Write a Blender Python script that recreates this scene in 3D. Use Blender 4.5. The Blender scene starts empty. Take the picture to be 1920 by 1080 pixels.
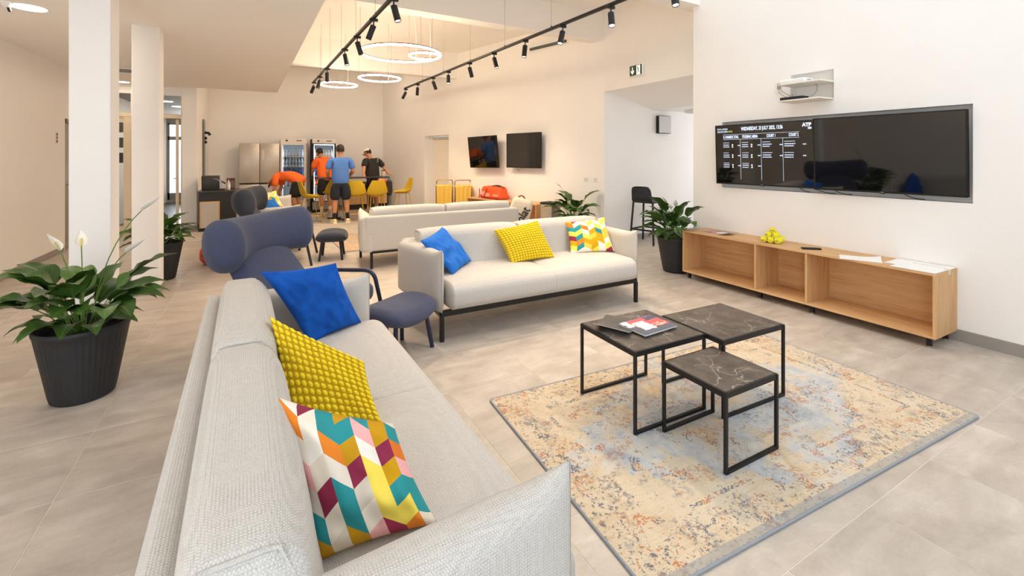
import bpy, bmesh, math, random
from math import sin, cos, pi, sqrt, radians, floor
from mathutils import Vector, Matrix, noise, Quaternion
D = bpy.data
SC = bpy.context.scene
COL = SC.collection
random.seed(7)

# ------------------------------------------------------------------ camera
YAW = radians(28.6105)
cam = D.objects.new('camera', D.cameras.new('camera'))
COL.objects.link(cam)
cam.location = (0, 0, 1.5)
cam.rotation_euler = (pi / 2, 0, -YAW)
cam.data.sensor_width = 36
cam.data.lens = 852.5 / 1920 * 36
cam.data.shift_y = -246 / 1920
cam.data.clip_start = 0.05
SC.camera = cam

# ------------------------------------------------------------------ world, light, exposure
SC.view_settings.view_transform = 'Standard'
SC.view_settings.look = 'None'
SC.view_settings.gamma = 1
SC.view_settings.use_curve_mapping = False
SC.view_settings.exposure = 0.18
SC.cycles.max_bounces = 10
SC.cycles.diffuse_bounces = 8
SC.cycles.sample_clamp_indirect = 6
SC.cycles.use_denoising = True
wd = D.worlds.new('daylight')
SC.world = wd
wd.use_nodes = True
wd.node_tree.nodes['Background'].inputs[0].default_value = (0.86, 0.93, 1.0, 1)
wd.node_tree.nodes['Background'].inputs[1].default_value = 0.7

WARM = (1.0, 0.77, 0.54)
SOFTWARM = (1.0, 0.79, 0.58)


def area(name, loc, rot, sx, sy, power, color, spread=None):
    l = D.lights.new(name, 'AREA')
    l.shape = 'RECTANGLE'
    l.size = sx
    l.size_y = sy
    l.energy = power
    l.color = color
    if spread:
        l.spread = radians(spread)
    o = D.objects.new(name, l)
    COL.objects.link(o)
    o.location = loc
    o.rotation_euler = rot
    return o


# unseen cool fill panels added behind the viewer: front, left and high
area('front_fill', (2.4, -1.85, 1.7), (radians(90), 0, 0), 5.0, 2.6, 7, (0.80, 0.90, 1.0))  # weak added fill from behind the viewer, no window built there
area('left_fill', (-1.95, -1.85, 1.5), (radians(90), 0, 0), 1.6, 2.6, 88, (0.82, 0.91, 1.0))  # added fill for the columns, left floor and sofa back
area('high_fill', (2.6, -1.8, 4.2), (radians(86), 0, 0), 4.4, 2.0, 50, (0.80, 0.90, 1.0))  # added fill to brighten the front faces of the beams
# roof glazing over the tall seating zone, in front of the first beam
area('roof_daylight', (2.75, 1.1, 5.36), (0, 0, 0), 3.8, 4.6, 60, (0.80, 0.90, 1.0))
# daylight of the side passage, from its open far end
area('passage_daylight', (9.2, 4.9, 1.5), (radians(90), 0, radians(90)), 2.0, 2.0, 36, (0.86, 0.92, 1.0))
# daylight at the far end of the corridor behind the glazed partition
area('corridor_daylight', (-1.9, 17.4, 1.6), (radians(-90), 0, 0), 0.8, 1.8, 60, (0.85, 0.92, 1.0))
SPOT_POWER = 72
RING_STRENGTH = 46
DOWNLIGHT_POWER = 11


# ------------------------------------------------------------------ helpers
def S(h):
    h = h.lstrip('#')
    v = [int(h[i:i + 2], 16) / 255 for i in (0, 2, 4)]
    return tuple((c / 12.92 if c <= 0.04045 else ((c + 0.055) / 1.055) ** 2.4) for c in v) + (1,)


class N:
    """small node helper"""

    def __init__(s, name):
        s.m = D.materials.new(name)
        s.m.use_nodes = True
        s.t = s.m.node_tree
        s.b = s.t.nodes['Principled BSDF']

    def n(s, typ, **kw):
        nd = s.t.nodes.new(typ)
        for k, v in kw.items():
            setattr(nd, k, v)
        return nd

    def l(s, a, b):
        s.t.links.new(a, b)

    def set(s, nd, **kw):
        for k, v in kw.items():
            nd.inputs[k.replace('_', ' ')].default_value = v
        return nd

    def math(s, op, a, b=None, c=None):
        nd = s.n('ShaderNodeMath', operation=op)
        for i, x in enumerate((a, b, c)):
            if x is None:
                continue
            if isinstance(x, (int, float)):
                nd.inputs[i].default_value = x
            else:
                s.l(x, nd.inputs[i])
        return nd.outputs[0]

    def mix(s, fac, a, b, mode='MIX'):
        nd = s.n('ShaderNodeMix', data_type='RGBA', blend_type=mode)
        for i, x in ((0, fac), (6, a), (7, b)):
            if isinstance(x, (int, float, tuple)):
                nd.inputs[i].default_value = x
            else:
                s.l(x, nd.inputs[i])
        return nd.outputs[2]

    def noise(s, vec, scale, detail=3, rough=0.55, dist=0.0):
        nd = s.n('ShaderNodeTexNoise')
        s.set(nd, Scale=scale, Detail=detail, Roughness=rough, Distortion=dist)
        if vec is not None:
            s.l(vec, nd.inputs['Vector'])
        return nd.outputs[0]

    def ramp(s, fac, stops, interp='LINEAR'):
        nd = s.n('ShaderNodeValToRGB')
        r = nd.color_ramp
        r.interpolation = interp
        while len(r.elements) > len(stops):
            r.elements.remove(r.elements[-1])
        while len(r.elements) < len(stops):
            r.elements.new(0.5)
        for e, (p, c) in zip(r.elements, stops):
            e.position = p
            e.color = c if len(c) == 4 else tuple(c) + (1,)
        s.l(fac, nd.inputs[0])
        return nd.outputs[0]

    def coord(s, which='Object', scale=None):
        c = s.n('ShaderNodeTexCoord').outputs[which]
        if scale is None:
            return c
        mp = s.n('ShaderNodeMapping')
        mp.inputs['Scale'].default_value = scale
        s.l(c, mp.inputs['Vector'])
        return mp.outputs[0]

    def bump(s, h, strength=0.3, dist=0.002):
        nd = s.n('ShaderNodeBump')
        nd.inputs['Strength'].default_value = strength
        nd.inputs['Distance'].default_value = dist
        s.l(h, nd.inputs['Height'])
        s.l(nd.outputs[0], s.b.inputs['Normal'])

    def col(s, x):
        if isinstance(x, tuple):
            s.b.inputs['Base Color'].default_value = x
        else:
            s.l(x, s.b.inputs['Base Color'])

    def rough(s, r, metal=0.0, spec=None):
        s.b.inputs['Roughness'].default_value = r
        s.b.inputs['Metallic'].default_value = metal
        if spec is not None:
            s.b.inputs['Specular IOR Level'].default_value = spec


def plain(name, hexc, r=0.5, metal=0.0, nz=0.06, scale=14, bump=0.0, spec=None):
    q = N(name)
    c = S(hexc)
    f = q.noise(q.coord('Object'), scale, 3)
    lo = tuple(x * (1 - nz) for x in c[:3]) + (1,)
    hi = tuple(min(1, x * (1 + nz)) for x in c[:3]) + (1,)
    q.col(q.mix(f, lo, hi))
    q.rough(r, metal, spec)
    if bump:
        q.bump(q.noise(q.coord('Object'), scale * 12, 2), bump, 0.002)
    return q.m


def emit(name, color, strength):
    q = N(name)
    q.col((color[0], color[1], color[2], 1))
    q.b.inputs['Emission Color'].default_value = (color[0], color[1], color[2], 1)
    q.b.inputs['Emission Strength'].default_value = strength
    return q.m


def fabric(name, c1, c2, freq=900, bump=0.5, heather=60, r=0.9):
    """woven cloth: crossed threads with heathered yarn"""
    q = N(name)
    co = q.coord('Object')
    sx = q.n('ShaderNodeSeparateXYZ')
    q.l(co, sx.inputs[0])
    w = [q.math('SINE', q.math('MULTIPLY', sx.outputs[i], freq * k)) for i, k in ((0, 1.0), (1, 1.04), (2, 0.97))]
    th = q.math('MULTIPLY', q.math('ADD', w[0], w[1]), w[2])
    th = q.math('ADD', th, q.math('MULTIPLY', w[0], w[1]))
    th01 = q.math('MULTIPLY_ADD', th, 0.22, 0.5)
    n1 = q.noise(co, heather * 6, 2, 0.7)
    slub = q.noise(q.coord('Object', (1, 1, 0.35)), 150, 3, 0.7)
    slub2 = q.noise(q.coord('Object', (0.3, 0.3, 1.2)), 130, 3, 0.7)
    f = q.math('ADD', q.math('MULTIPLY', th01, 0.40), q.math('MULTIPLY', n1, 0.45))
    f = q.math('ADD', f, q.math('MULTIPLY', q.math('ADD', slub, slub2), 0.12))
    q.col(q.ramp(f, [(0.22, S(c2)), (0.62, S(c1))]))
    q.rough(r, 0, 0.2)
    q.b.inputs['Sheen Weight'].default_value = 0.15
    q.bump(th01, bump, 0.0016)
    return q.m


def finish(me, name, mats, parent=None, smooth=40):
    if not isinstance(mats, (list, tuple)):
        mats = [mats]
    for m in mats:
        me.materials.append(m)
    o = D.objects.new(name, me)
    COL.objects.link(o)
    if parent:
        o.parent = parent
    return o


class MB:
    def __init__(s):
        s.bm = bmesh.new()

    def quadface(s, pts, mat=0):
        vs = [s.bm.verts.new(p) for p in pts]
        f = s.bm.faces.new(vs)
        f.material_index = mat
        return f

    def box(s, c, d, rot=None, mat=0, bev=0.0, seg=1):
        """box by centre and full size"""
        t = bmesh.new()
        bmesh.ops.create_cube(t, size=1)
        bmesh.ops.scale(t, vec=d, verts=t.verts)
        if bev:
            bmesh.ops.bevel(t, geom=t.edges[:], offset=bev, segments=seg, affect='EDGES', profile=0.5)
        M = Matrix.Translation(c)
        if rot is not None:
            M = M @ (rot.to_4x4() if not isinstance(rot, (int, float)) else Matrix.Rotation(rot, 4, 'Z'))
        s.merge(t, M, mat)

    def span(s, a, b, mat=0, bev=0.0, seg=1):
        """box by two corners"""
        s.box([(x + y) / 2 for x, y in zip(a, b)], [abs(y - x) for x, y in zip(a, b)], None, mat, bev, seg)

    def merge(s, t, M=None, mat=None):
        vm = {}
        for v in t.verts:
            vm[v] = s.bm.verts.new(M @ v.co if M is not None else v.co)
        for f in t.faces:
            try:
                nf = s.bm.faces.new([vm[v] for v in f.verts])
            except ValueError:
                continue
            nf.material_index = f.material_index if mat is None else mat
        t.free()

    def bar(s, p0, p1, w, h, up=(0, 0, 1), mat=0, bev=0.0):
        """rectangular bar from p0 to p1"""
        p0, p1 = Vector(p0), Vector(p1)
        d = p1 - p0
        L = d.length
        x = d.normalized()
        upv = Vector(up)
        if abs(x.dot(upv)) > 0.99:
            upv = Vector((0, 1, 0))
        y = upv.cross(x).normalized()
        z = x.cross(y)
        R = Matrix((x, y, z)).transposed()
        s.box((p0 + p1) / 2, (L, w, h), R, mat, bev)

    def cyl(s, p0, p1, r0, r1=None, seg=16, mat=0, cap=True):
        r1 = r0 if r1 is None else r1
        s.tube([p0, p1], [r0, r1], seg, mat, cap)

    def tube(s, path, r, seg=8, mat=0, cap=True, closed=False):
        path = [Vector(p) for p in path]
        n = len(path)
        rs = r if isinstance(r, (list, tuple)) else [r] * n
        T = []
        for i in range(n):
            if closed:
                d = path[(i + 1) % n] - path[i - 1]
            else:
                d = path[min(i + 1, n - 1)] - path[max(i - 1, 0)]
            T.append(d.normalized())
        ref = Vector((0, 0, 1)) if abs(T[0].z) < 0.9 else Vector((1, 0, 0))
        u = T[0].cross(ref).normalized()
        rings = []
        for i in range(n):
            if i:
                q = T[i - 1].rotation_difference(T[i])
                u = q @ u
                u = (u - T[i] * u.dot(T[i])).normalized()
            v = T[i].cross(u)
            rings.append([s.bm.verts.new(path[i] + (u * cos(2 * pi * k / seg) + v * sin(2 * pi * k / seg)) * rs[i]) for k in range(seg)])
        m = n if closed else n - 1
        for i in range(m):
            a, b = rings[i], rings[(i + 1) % n]
            for k in range(seg):
                f = s.bm.faces.new((a[k], a[(k + 1) % seg], b[(k + 1) % seg], b[k]))
                f.material_index = mat
        if cap and not closed:
            s.bm.faces.new(list(reversed(rings[0]))).material_index = mat
            s.bm.faces.new(rings[-1]).material_index = mat

    def lathe(s, prof, seg=32, c=(0, 0, 0), mat=0, ripple=None, cap=False):
        rings = []
        for (r, z) in prof:
            ring = []
            for k in range(seg):
                a = 2 * pi * k / seg
                rr = r * (1 + (ripple(a, z) if ripple else 0))
                ring.append(s.bm.verts.new((c[0] + rr * cos(a), c[1] + rr * sin(a), c[2] + z)))
            rings.append(ring)
        for a, b in zip(rings, rings[1:]):
            for k in range(seg):
                f = s.bm.faces.new((a[k], a[(k + 1) % seg], b[(k + 1) % seg], b[k]))
                f.material_index = mat
        if cap and prof[0][0] > 1e-5:
            s.bm.faces.new(list(reversed(rings[0]))).material_index = mat
        if cap and prof[-1][0] > 1e-5:
            s.bm.faces.new(rings[-1]).material_index = mat

    def sphere(s, c, r, u=16, v=10, mat=0, sc=(1, 1, 1)):
        t = bmesh.new()
        bmesh.ops.create_uvsphere(t, u_segments=u, v_segments=v, radius=r)
        s.merge(t, Matrix.Translation(c) @ Matrix.Diagonal((sc[0], sc[1], sc[2], 1)), mat)

    def rbox(s, h, r, n=4, m=6, fn=None, c=(0, 0, 0), rot=None, mat=0):
        """soft box: half sizes h, edge radius r, optional deformation of the local point"""
        def samp(hh):
            i = hh - r
            o = [r * math.tan(k / n * pi / 4) for k in range(1, n + 1)]
            mid = [-i + 2 * i * k / m for k in range(m + 1)]
            return [-(i + x) for x in reversed(o)] + mid + [i + x for x in o]
        S_ = [samp(x) for x in h]
        cache = {}
        R = rot
        C = Vector(c)

        def vert(p):
            key = tuple(round(x, 5) for x in p)
            if key in cache:
                return cache[key]
            inner = Vector([max(-(h[i] - r), min(h[i] - r, p[i])) for i in range(3)])
            d = Vector(p) - inner
            q = inner + d.normalized() * r
            if fn:
                q = Vector(fn(q))
            if R is not None:
                q = R @ q
            v = s.bm.verts.new(q + C)
            cache[key] = v
            return v
        for ax in range(3):
            a, b = (ax + 1) % 3, (ax + 2) % 3
            for sg in (-1, 1):
                A, B = S_[a], S_[b]
                for i in range(len(A) - 1):
                    for j in range(len(B) - 1):
                        ps = []
                        for (ii, jj) in ((i, j), (i + 1, j), (i + 1, j + 1), (i, j + 1)):
                            p = [0, 0, 0]
                            p[ax] = sg * h[ax]
                            p[a] = A[ii]
                            p[b] = B[jj]
                            ps.append(vert(p))
                        if sg < 0:
                            ps.reverse()
                        try:
                            s.bm.faces.new(ps).material_index = mat
                        except ValueError:
                            pass

    def build(s, name, mats, parent=None, smooth=40, weld=False):
        if weld:
            bmesh.ops.remove_doubles(s.bm, verts=s.bm.verts[:], dist=1e-5)
        bmesh.ops.recalc_face_normals(s.bm, faces=s.bm.faces[:])
        if smooth:
            lim = radians(smooth)
            for f in s.bm.faces:
                f.smooth = True
            for e in s.bm.edges:
                if len(e.link_faces) == 2 and e.calc_face_angle(0) > lim:
                    e.smooth = False
        me = D.meshes.new(name)
        s.bm.to_mesh(me)
        s.bm.free()
        return finish(me, name, mats, parent)


def empty(name, loc=(0, 0, 0), rz=0.0):
    o = D.objects.new(name, None)
    COL.objects.link(o)
    o.location = loc
    o.rotation_euler = (0, 0, rz)
    o.empty_display_size = 0.1
    return o


def tag(o, label, cat, group=None, kind=None):
    o['label'] = label
    if cat:
        o['category'] = cat
    if group:
        o['group'] = group
    if kind:
        o['kind'] = kind
    return o


def thing(name, label, cat, loc=(0, 0, 0), rz=0.0, group=None):
    return tag(empty(name, loc, rz), label, cat, group)


def struct(o, label):
    o['kind'] = 'structure'
    o['label'] = label
    return o


def copy_tree(o, parent=None):
    c = o.copy()
    COL.objects.link(c)
    if parent:
        c.parent = parent
    for ch in [x for x in D.objects if x.parent == o]:
        copy_tree(ch, c)
    return c


def arc(p0, p1, p2, n=6):
    """quadratic bend from p0 through control p1 to p2"""
    p0, p1, p2 = Vector(p0), Vector(p1), Vector(p2)
    return [p0 * (1 - t) ** 2 + p1 * 2 * t * (1 - t) + p2 * t * t for t in [k / n for k in range(n + 1)]]


def rounded(pts, r, n=5, closed=False):
    """polyline with rounded corners"""
    pts = [Vector(p) for p in pts]
    N_ = len(pts)
    out = []
    for i, p in enumerate(pts):
        if not closed and i in (0, N_ - 1):
            out.append(p)
            continue
        a = pts[i - 1]
        b = pts[(i + 1) % N_]
        da = (a - p)
        db = (b - p)
        ra = min(r, da.length * 0.49)
        rb = min(r, db.length * 0.49)
        out += arc(p + da.normalized() * ra, p, p + db.normalized() * rb, n)
    return out


_txt = {}


def text_mesh(body, size, align='CENTER', depth=0.0, squeeze=1.0, bold=0.0):
    cu = D.curves.new('lettering', 'FONT')
    cu.body = body
    cu.size = size
    cu.align_x = align
    cu.align_y = 'CENTER'
    cu.extrude = depth
    cu.offset = bold
    cu.resolution_u = 3
    cu.space_character = 1.0
    o = D.objects.new('lettering', cu)
    COL.objects.link(o)
    bpy.context.view_layer.update()
    dg = bpy.context.evaluated_depsgraph_get()
    me = D.meshes.new_from_object(o.evaluated_get(dg))
    D.objects.remove(o)
    D.curves.remove(cu)
    for v in me.vertices:
        v.co.x *= squeeze
    me.materials.clear()
    return me


def text(name, body, size, M, mat, parent=None, **kw):
    me = text_mesh(body, size, **kw)
    me.transform(M)
    return finish(me, name, mat, parent)


def texts(name, items, mat, parent=None):
    """several lines of print as one flat mesh: items = (body, size, Matrix, kwargs)"""
    b = MB()
    for body, size, M, kw in items:
        me = text_mesh(body, size, **kw)
        me.transform(M)
        b.bm.from_mesh(me)
        D.meshes.remove(me)
    me = D.meshes.new(name)
    b.bm.to_mesh(me)
    b.bm.free()
    return finish(me, name, mat, parent)


def frame_matrix(origin, xdir, ydir):
    x = Vector(xdir).normalized()
    y = Vector(ydir).normalized()
    z = x.cross(y)
    M = Matrix((x, y, z)).transposed().to_4x4()
    M.translation = origin
    return M
# ------------------------------------------------------------------ surfaces
def paint(name, hexc, nz=0.02):
    q = N(name)
    c = S(hexc)
    f = q.noise(q.coord('Object'), 3, 4)
    q.col(q.mix(f, tuple(x * (1 - nz) for x in c[:3]) + (1,), tuple(min(1, x * (1 + nz)) for x in c[:3]) + (1,)))
    q.rough(0.75, 0, 0.25)
    q.bump(q.noise(q.coord('Object'), 160, 2), 0.08, 0.002)
    return q.m


M_WALL = paint('wall_paint', '#f3f0ec')
M_CEIL = paint('ceiling_paint', '#f5f2ee')
M_RECESS = paint('recess_paint', '#f4f3f1')
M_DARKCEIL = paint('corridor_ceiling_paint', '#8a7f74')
M_BLACK = plain('black_metal', '#1c1b1b', 0.45, 0.3)
M_BLACKMATT = plain('matt_black_plastic', '#1a1a1b', 0.6)
M_WHITEPL = plain('white_plastic', '#eeeeec', 0.4)
M_CHROME = plain('chrome', '#c9c9c9', 0.18, 1.0)
M_STEEL = plain('brushed_steel', '#a9a49c', 0.35, 0.9)
M_GREYMETAL = plain('grey_metal', '#8d8d8b', 0.4, 0.6)
M_WOODWHITE = plain('cream_door_paint', '#f2eadc', 0.5)


def tile_mat():
    q = N('floor_tile_stone')
    oi = q.n('ShaderNodeObjectInfo')
    co = q.coord('Object')
    off = q.n('ShaderNodeVectorMath', operation='SCALE')
    cmb = q.n('ShaderNodeCombineXYZ')
    q.l(oi.outputs['Random'], cmb.inputs[0])
    q.l(q.math('MULTIPLY', oi.outputs['Random'], 3.7), cmb.inputs[1])
    q.l(cmb.outputs[0], off.inputs[0])
    off.inputs['Scale'].default_value = 37
    ad = q.n('ShaderNodeVectorMath', operation='ADD')
    q.l(co, ad.inputs[0])
    q.l(off.outputs[0], ad.inputs[1])
    v = ad.outputs[0]
    mp = q.n('ShaderNodeMapping')
    mp.inputs['Scale'].default_value = (1, 3.2, 1)
    q.l(v, mp.inputs['Vector'])
    streak = q.noise(mp.outputs[0], 2.2, 6, 0.62, 0.6)
    cloud = q.noise(v, 4.5, 5, 0.6)
    fine = q.noise(v, 60, 3, 0.6)
    f = q.math('ADD', q.math('MULTIPLY', streak, 0.55), q.math('ADD', q.math('MULTIPLY', cloud, 0.35), q.math('MULTIPLY', fine, 0.12)))
    c = q.ramp(f, [(0.36, S('#a59a8f')), (0.52, S('#b9afa4')), (0.66, S('#cbc2b7'))])
    tone = q.math('MULTIPLY_ADD', oi.outputs['Random'], 0.10, 0.95)
    hs = q.n('ShaderNodeHueSaturation')
    q.l(tone, hs.inputs['Value'])
    q.l(c, hs.inputs['Color'])
    q.col(hs.outputs[0])
    q.l(q.math('MULTIPLY_ADD', cloud, 0.22, 0.3), q.b.inputs['Roughness'])
    q.b.inputs['Specular IOR Level'].default_value = 0.4
    q.bump(fine, 0.05, 0.001)
    return q.m


M_TILE = tile_mat()
M_GROUT = plain('grout', '#d8ccba', 0.85)
M_BASE = plain('skirting_stone', '#99928a', 0.5, nz=0.12, scale=6)


# ------------------------------------------------------------------ floor with its tiles
b = MB()
b.span((-5, -2.2, -0.12), (10.2, 19, -0.0014))
floor_o = struct(b.build('floor', M_GROUT, smooth=0), 'grey beige stone tile floor of the lounge')
TX, TY, TROT = 0.612, 0.587, radians(0.9)


def tile_mesh():
    b = MB()
    b.box((0, 0, -0.004), (TX - 0.003, TY - 0.003, 0.008), bev=0.0008)
    bm = b.bm
    me = D.meshes.new('tile')
    bmesh.ops.recalc_face_normals(bm, faces=bm.faces[:])
    bm.to_mesh(me)
    me.materials.append(M_TILE)
    return me, bm


tile_me, tile_bm = tile_mesh()
fw = Vector((sin(YAW), cos(YAW)))
rt = Vector((cos(YAW), -sin(YAW)))
cells = []
for i in range(-16, 16):
    for j in range(-10, 30):
        p = Vector((2.243 + (i + 0.5) * TX, 3.325 + (j + 0.5) * TY)) - Vector((2.243, 3.325))
        p = Matrix.Rotation(TROT, 2) @ p + Vector((2.243, 3.325))
        if not (-4.9 < p.x < 9.9 and -2.1 < p.y < 18.8):
            continue
        d = p.dot(fw)
        l = p.dot(rt)
        seen = d > 1.0 and abs(l) < 1.16 * d + 0.4 and p.x > -3.1 and not (p.x > 5.2 and not 4.0 < p.y < 6.4) and p.x < 7.5
        cells.append((0 if seen else 1, d if seen else 0, p))
cells.sort(key=lambda c: (c[0], c[1]))
rest = bmesh.new()
for k, (far, d, p) in enumerate(cells):
    if not far and k < 290:
        o = D.objects.new('tile', tile_me)
        COL.objects.link(o)
        o.parent = floor_o
        o.location = (p.x, p.y, 0)
        o.rotation_euler = (0, 0, TROT)
    else:
        M = Matrix.Translation((p.x, p.y, 0)) @ Matrix.Rotation(TROT, 4, 'Z')
        vm = [rest.verts.new(M @ v.co) for v in tile_bm.verts]
        tile_bm.verts.index_update()
        for f in tile_bm.faces:
            rest.faces.new([vm[v.index] for v in f.verts])
me = D.meshes.new('tile_field')
rest.to_mesh(me)
rest.free()
o = finish(me, 'tile_field', M_TILE, floor_o)
o['kind'] = 'stuff'


# ------------------------------------------------------------------ walls
def wall(name, p0, p1, z0, z1, thick, mat, label, holes=(), parent=None):
    """wall from p0 to p1, solid on the right of its direction; holes = (s0, s1, za, zb)"""
    p0, p1 = Vector(p0), Vector(p1)
    L = (p1 - p0).length
    d = (p1 - p0).normalized()
    nrm = Vector((d.y, -d.x))
    ss = sorted({0, L} | {x for h in holes for x in h[:2]})
    zs = sorted({z0, z1} | {x for h in holes for x in h[2:4]})
    ns, nz = len(ss) - 1, len(zs) - 1

    def solid(i, j):
        if not (0 <= i < ns and 0 <= j < nz):
            return False
        sm, zm = (ss[i] + ss[i + 1]) / 2, (zs[j] + zs[j + 1]) / 2
        return not any(h[0] < sm < h[1] and h[2] < zm < h[3] for h in holes)

    def P(s, z, t):
        q = p0 + d * s + nrm * t
        return (q.x, q.y, z)
    b = MB()
    for i in range(ns):
        for j in range(nz):
            if not solid(i, j):
                continue
            a, c, lo, hi = ss[i], ss[i + 1], zs[j], zs[j + 1]
            for t in (0, thick):
                b.quadface([P(a, lo, t), P(c, lo, t), P(c, hi, t), P(a, hi, t)])
            if not solid(i - 1, j):
                b.quadface([P(a, lo, 0), P(a, hi, 0), P(a, hi, thick), P(a, lo, thick)])
            if not solid(i + 1, j):
                b.quadface([P(c, lo, 0), P(c, hi, 0), P(c, hi, thick), P(c, lo, thick)])
            if not solid(i, j - 1):
                b.quadface([P(a, lo, 0), P(c, lo, 0), P(c, lo, thick), P(a, lo, thick)])
            if not solid(i, j + 1):
                b.quadface([P(a, hi, 0), P(c, hi, 0), P(c, hi, thick), P(a, hi, thick)])
    o = b.build(name, mat, parent, smooth=0, weld=True)
    if not parent:
        struct(o, label)
    return o


ZC = 4.02       # high ceiling
ZL = 2.92       # low ceiling slab on the left
XW = 4.97       # screen wall
A2, B2 = (5.22, 6.2), (3.19, 14.1)
Y0 = -2.0
ZH = 5.4       # tall zone over the near seating
w_tv = wall('wall_right', (XW, Y0), (XW, 4.12), -0.02, ZH, 0.11, M_WALL, 'white wall with the two large black screens in a recess',
            [(1.425 - Y0, 3.69 - Y0, 1.125, 1.925), (2.435 - Y0, 2.855 - Y0, 2.07, 2.375)])
b = MB()
b.span((XW + 0.11, Y0, -0.02), (XW + 0.34, 4.12, ZH))
b.build('wall_core', M_RECESS, w_tv, smooth=0)
# end of the thick wall facing the passage keeps the wall paint
b = MB()
b.span((XW + 0.108, 4.10, -0.02), (XW + 0.345, 4.121, ZC))
b.build('wall_end', M_WALL, w_tv, smooth=0)
LWR = (Vector(B2) - Vector(A2)).length


def sw(y):
    return (y - A2[1]) / (B2[1] - A2[1]) * LWR


wall('wall_right', A2, B2, -0.02, ZC, 0.30, M_WALL, 'cream wall with the two small screens and the niche door', [(sw(10.74), sw(11.82), -0.02, 2.05)])
wall('wall_header', (5.22, 4.12), (5.22, 6.2), 2.637, ZC, 0.12, M_WALL, 'white wall piece above the passage opening, with exit sign').name = 'wall_header'
wall('wall_back', B2, (-1.3, 13.95), -0.02, ZC, 0.2, M_WALL, 'cream back wall behind the fridges')
wall('wall_left', (-2.78, 18.4), (-2.78, Y0), -0.02, ZL + 0.1, 0.2, M_WALL, 'cream wall at far left with skirting and dark framed door', [(18.4 - 10.72, 18.4 - 9.76, -0.02, 2.11)])
# left wall of the kitchen corner, behind the last column
wall('wall_left', (-1.25, 13.95), (-1.22, 11.66), -0.02, ZC, 0.15, M_WALL, 'narrow wall between the last column and the back wall')
# passage on the right
wall('wall_passage', (9.6, 6.2), (5.22, 6.2), -0.02, 2.9, 0.02, M_WALL, 'white passage wall behind the black bar stool')
wall('wall_passage', (5.31, 3.9), (9.6, 3.9), -0.02, 2.9, 0.1, M_WALL, 'near wall of the passage, hidden by the screen wall')
b = MB()
for f in ([(5.34, 3.9, 2.637), (6.4, 3.9, 2.37), (6.4, 6.25, 2.37), (5.34, 6.25, 2.637)],
          [(6.4, 3.9, 2.37), (9.6, 3.9, 2.37), (9.6, 6.25, 2.37), (6.4, 6.25, 2.37)]):
    b.quadface(f)
    b.quadface([(x, y, z + 0.08) for x, y, z in f])
b.quadface([(5.34, 3.9, 2.637), (5.34, 6.25, 2.637), (5.34, 6.25, 2.717), (5.34, 3.9, 2.717)])
struct(b.build('ceiling_passage', M_CEIL, smooth=0, weld=True), 'white sloping ceiling of the passage')

# ceilings and beams
b = MB()
b.span((-3.0, 4.0, ZC), (5.6, 14.3, ZC + 0.12))
struct(b.build('ceiling', M_CEIL, smooth=0), 'high white ceiling between the cross beams')
b = MB()
b.span((-3.0, Y0, ZH), (5.6, 4.2, ZH + 0.12))
struct(b.build('ceiling', M_CEIL, smooth=0), 'tall white ceiling above the near seating')
b = MB()
e0, e1 = Vector((0.70, Y0)), Vector((0.255, 11.36))
pts = [(-2.98, Y0), (e0.x, e0.y), (e1.x, e1.y), (-1.22, 11.30), (-1.22, 11.66), (-2.98, 11.66)]
lo = [(x, y, ZL) for x, y in pts]
hi = [(x, y, ZC if y > 4 else ZC) for x, y in pts]
b.quadface(lo)
b.quadface(hi)
for i in range(len(pts)):
    j = (i + 1) % len(pts)
    b.quadface([lo[i], lo[j], hi[j], hi[i]])
struct(b.build('ceiling_low', M_CEIL, smooth=0, weld=True), 'low cream ceiling slab over the left side with round downlights')


# upright face above the low slab, up to the tall ceiling
b = MB()
b.span((0.4, Y0, ZC), (0.6, 4.1, ZH))
struct(b.build('wall_upper', M_WALL, smooth=0), 'white upper wall over the edge of the low slab')


def beam(p0, p1, w, z0, label, z1=ZC):
    b = MB()
    p0, p1 = Vector(p0), Vector(p1)
    d = (p1 - p0).normalized()
    n = Vector((-d.y, d.x)) * w
    q = [p0, p1, p1 + n, p0 + n]
    lo = [(v.x, v.y, z0) for v in q]
    hi = [(v.x, v.y, z1) for v in q]
    b.quadface(lo)
    b.quadface(hi)
    for i in range(4):
        j = (i + 1) % 4
        b.quadface([lo[i], lo[j], hi[j], hi[i]])
    return struct(b.build('ceiling_beam', M_CEIL, smooth=0, weld=True), label)


beam((0.35, 3.94), (5.3, 4.02), 0.24, 3.47, 'white cross beam at the end of the screen wall', ZH)
beam((0.3, 6.14), (5.24, 6.24), 0.24, 3.53, 'white cross beam in the middle of the hall')
beam((0.2, 10.29), (4.3, 10.40), 0.2, 3.41, 'far white cross beam behind the ring lights')


# columns
def column(x0, x1, y0, y1, label, z1=ZL):
    b = MB()
    b.span((x0, y0, -0.01), (x1, y1, z1), bev=0.004)
    o = struct(b.build('column', M_WALL, smooth=0), label)
    b = MB()
    b.span((x0 - 0.008, y0 - 0.008, 0), (x1 + 0.008, y1 + 0.008, 0.08), bev=0.002)
    b.build('plinth', M_BASE, o, smooth=0)
    return o


column(-1.305, -1.06, 4.65, 4.90, 'nearest white square column, behind the big potted plant')
column(-1.245, -1.005, 6.22, 6.46, 'second white square column, in front of the second potted plant')
column(-1.475, -1.22, 11.40, 11.66, 'third column, last one beside the coffee counter')


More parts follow.
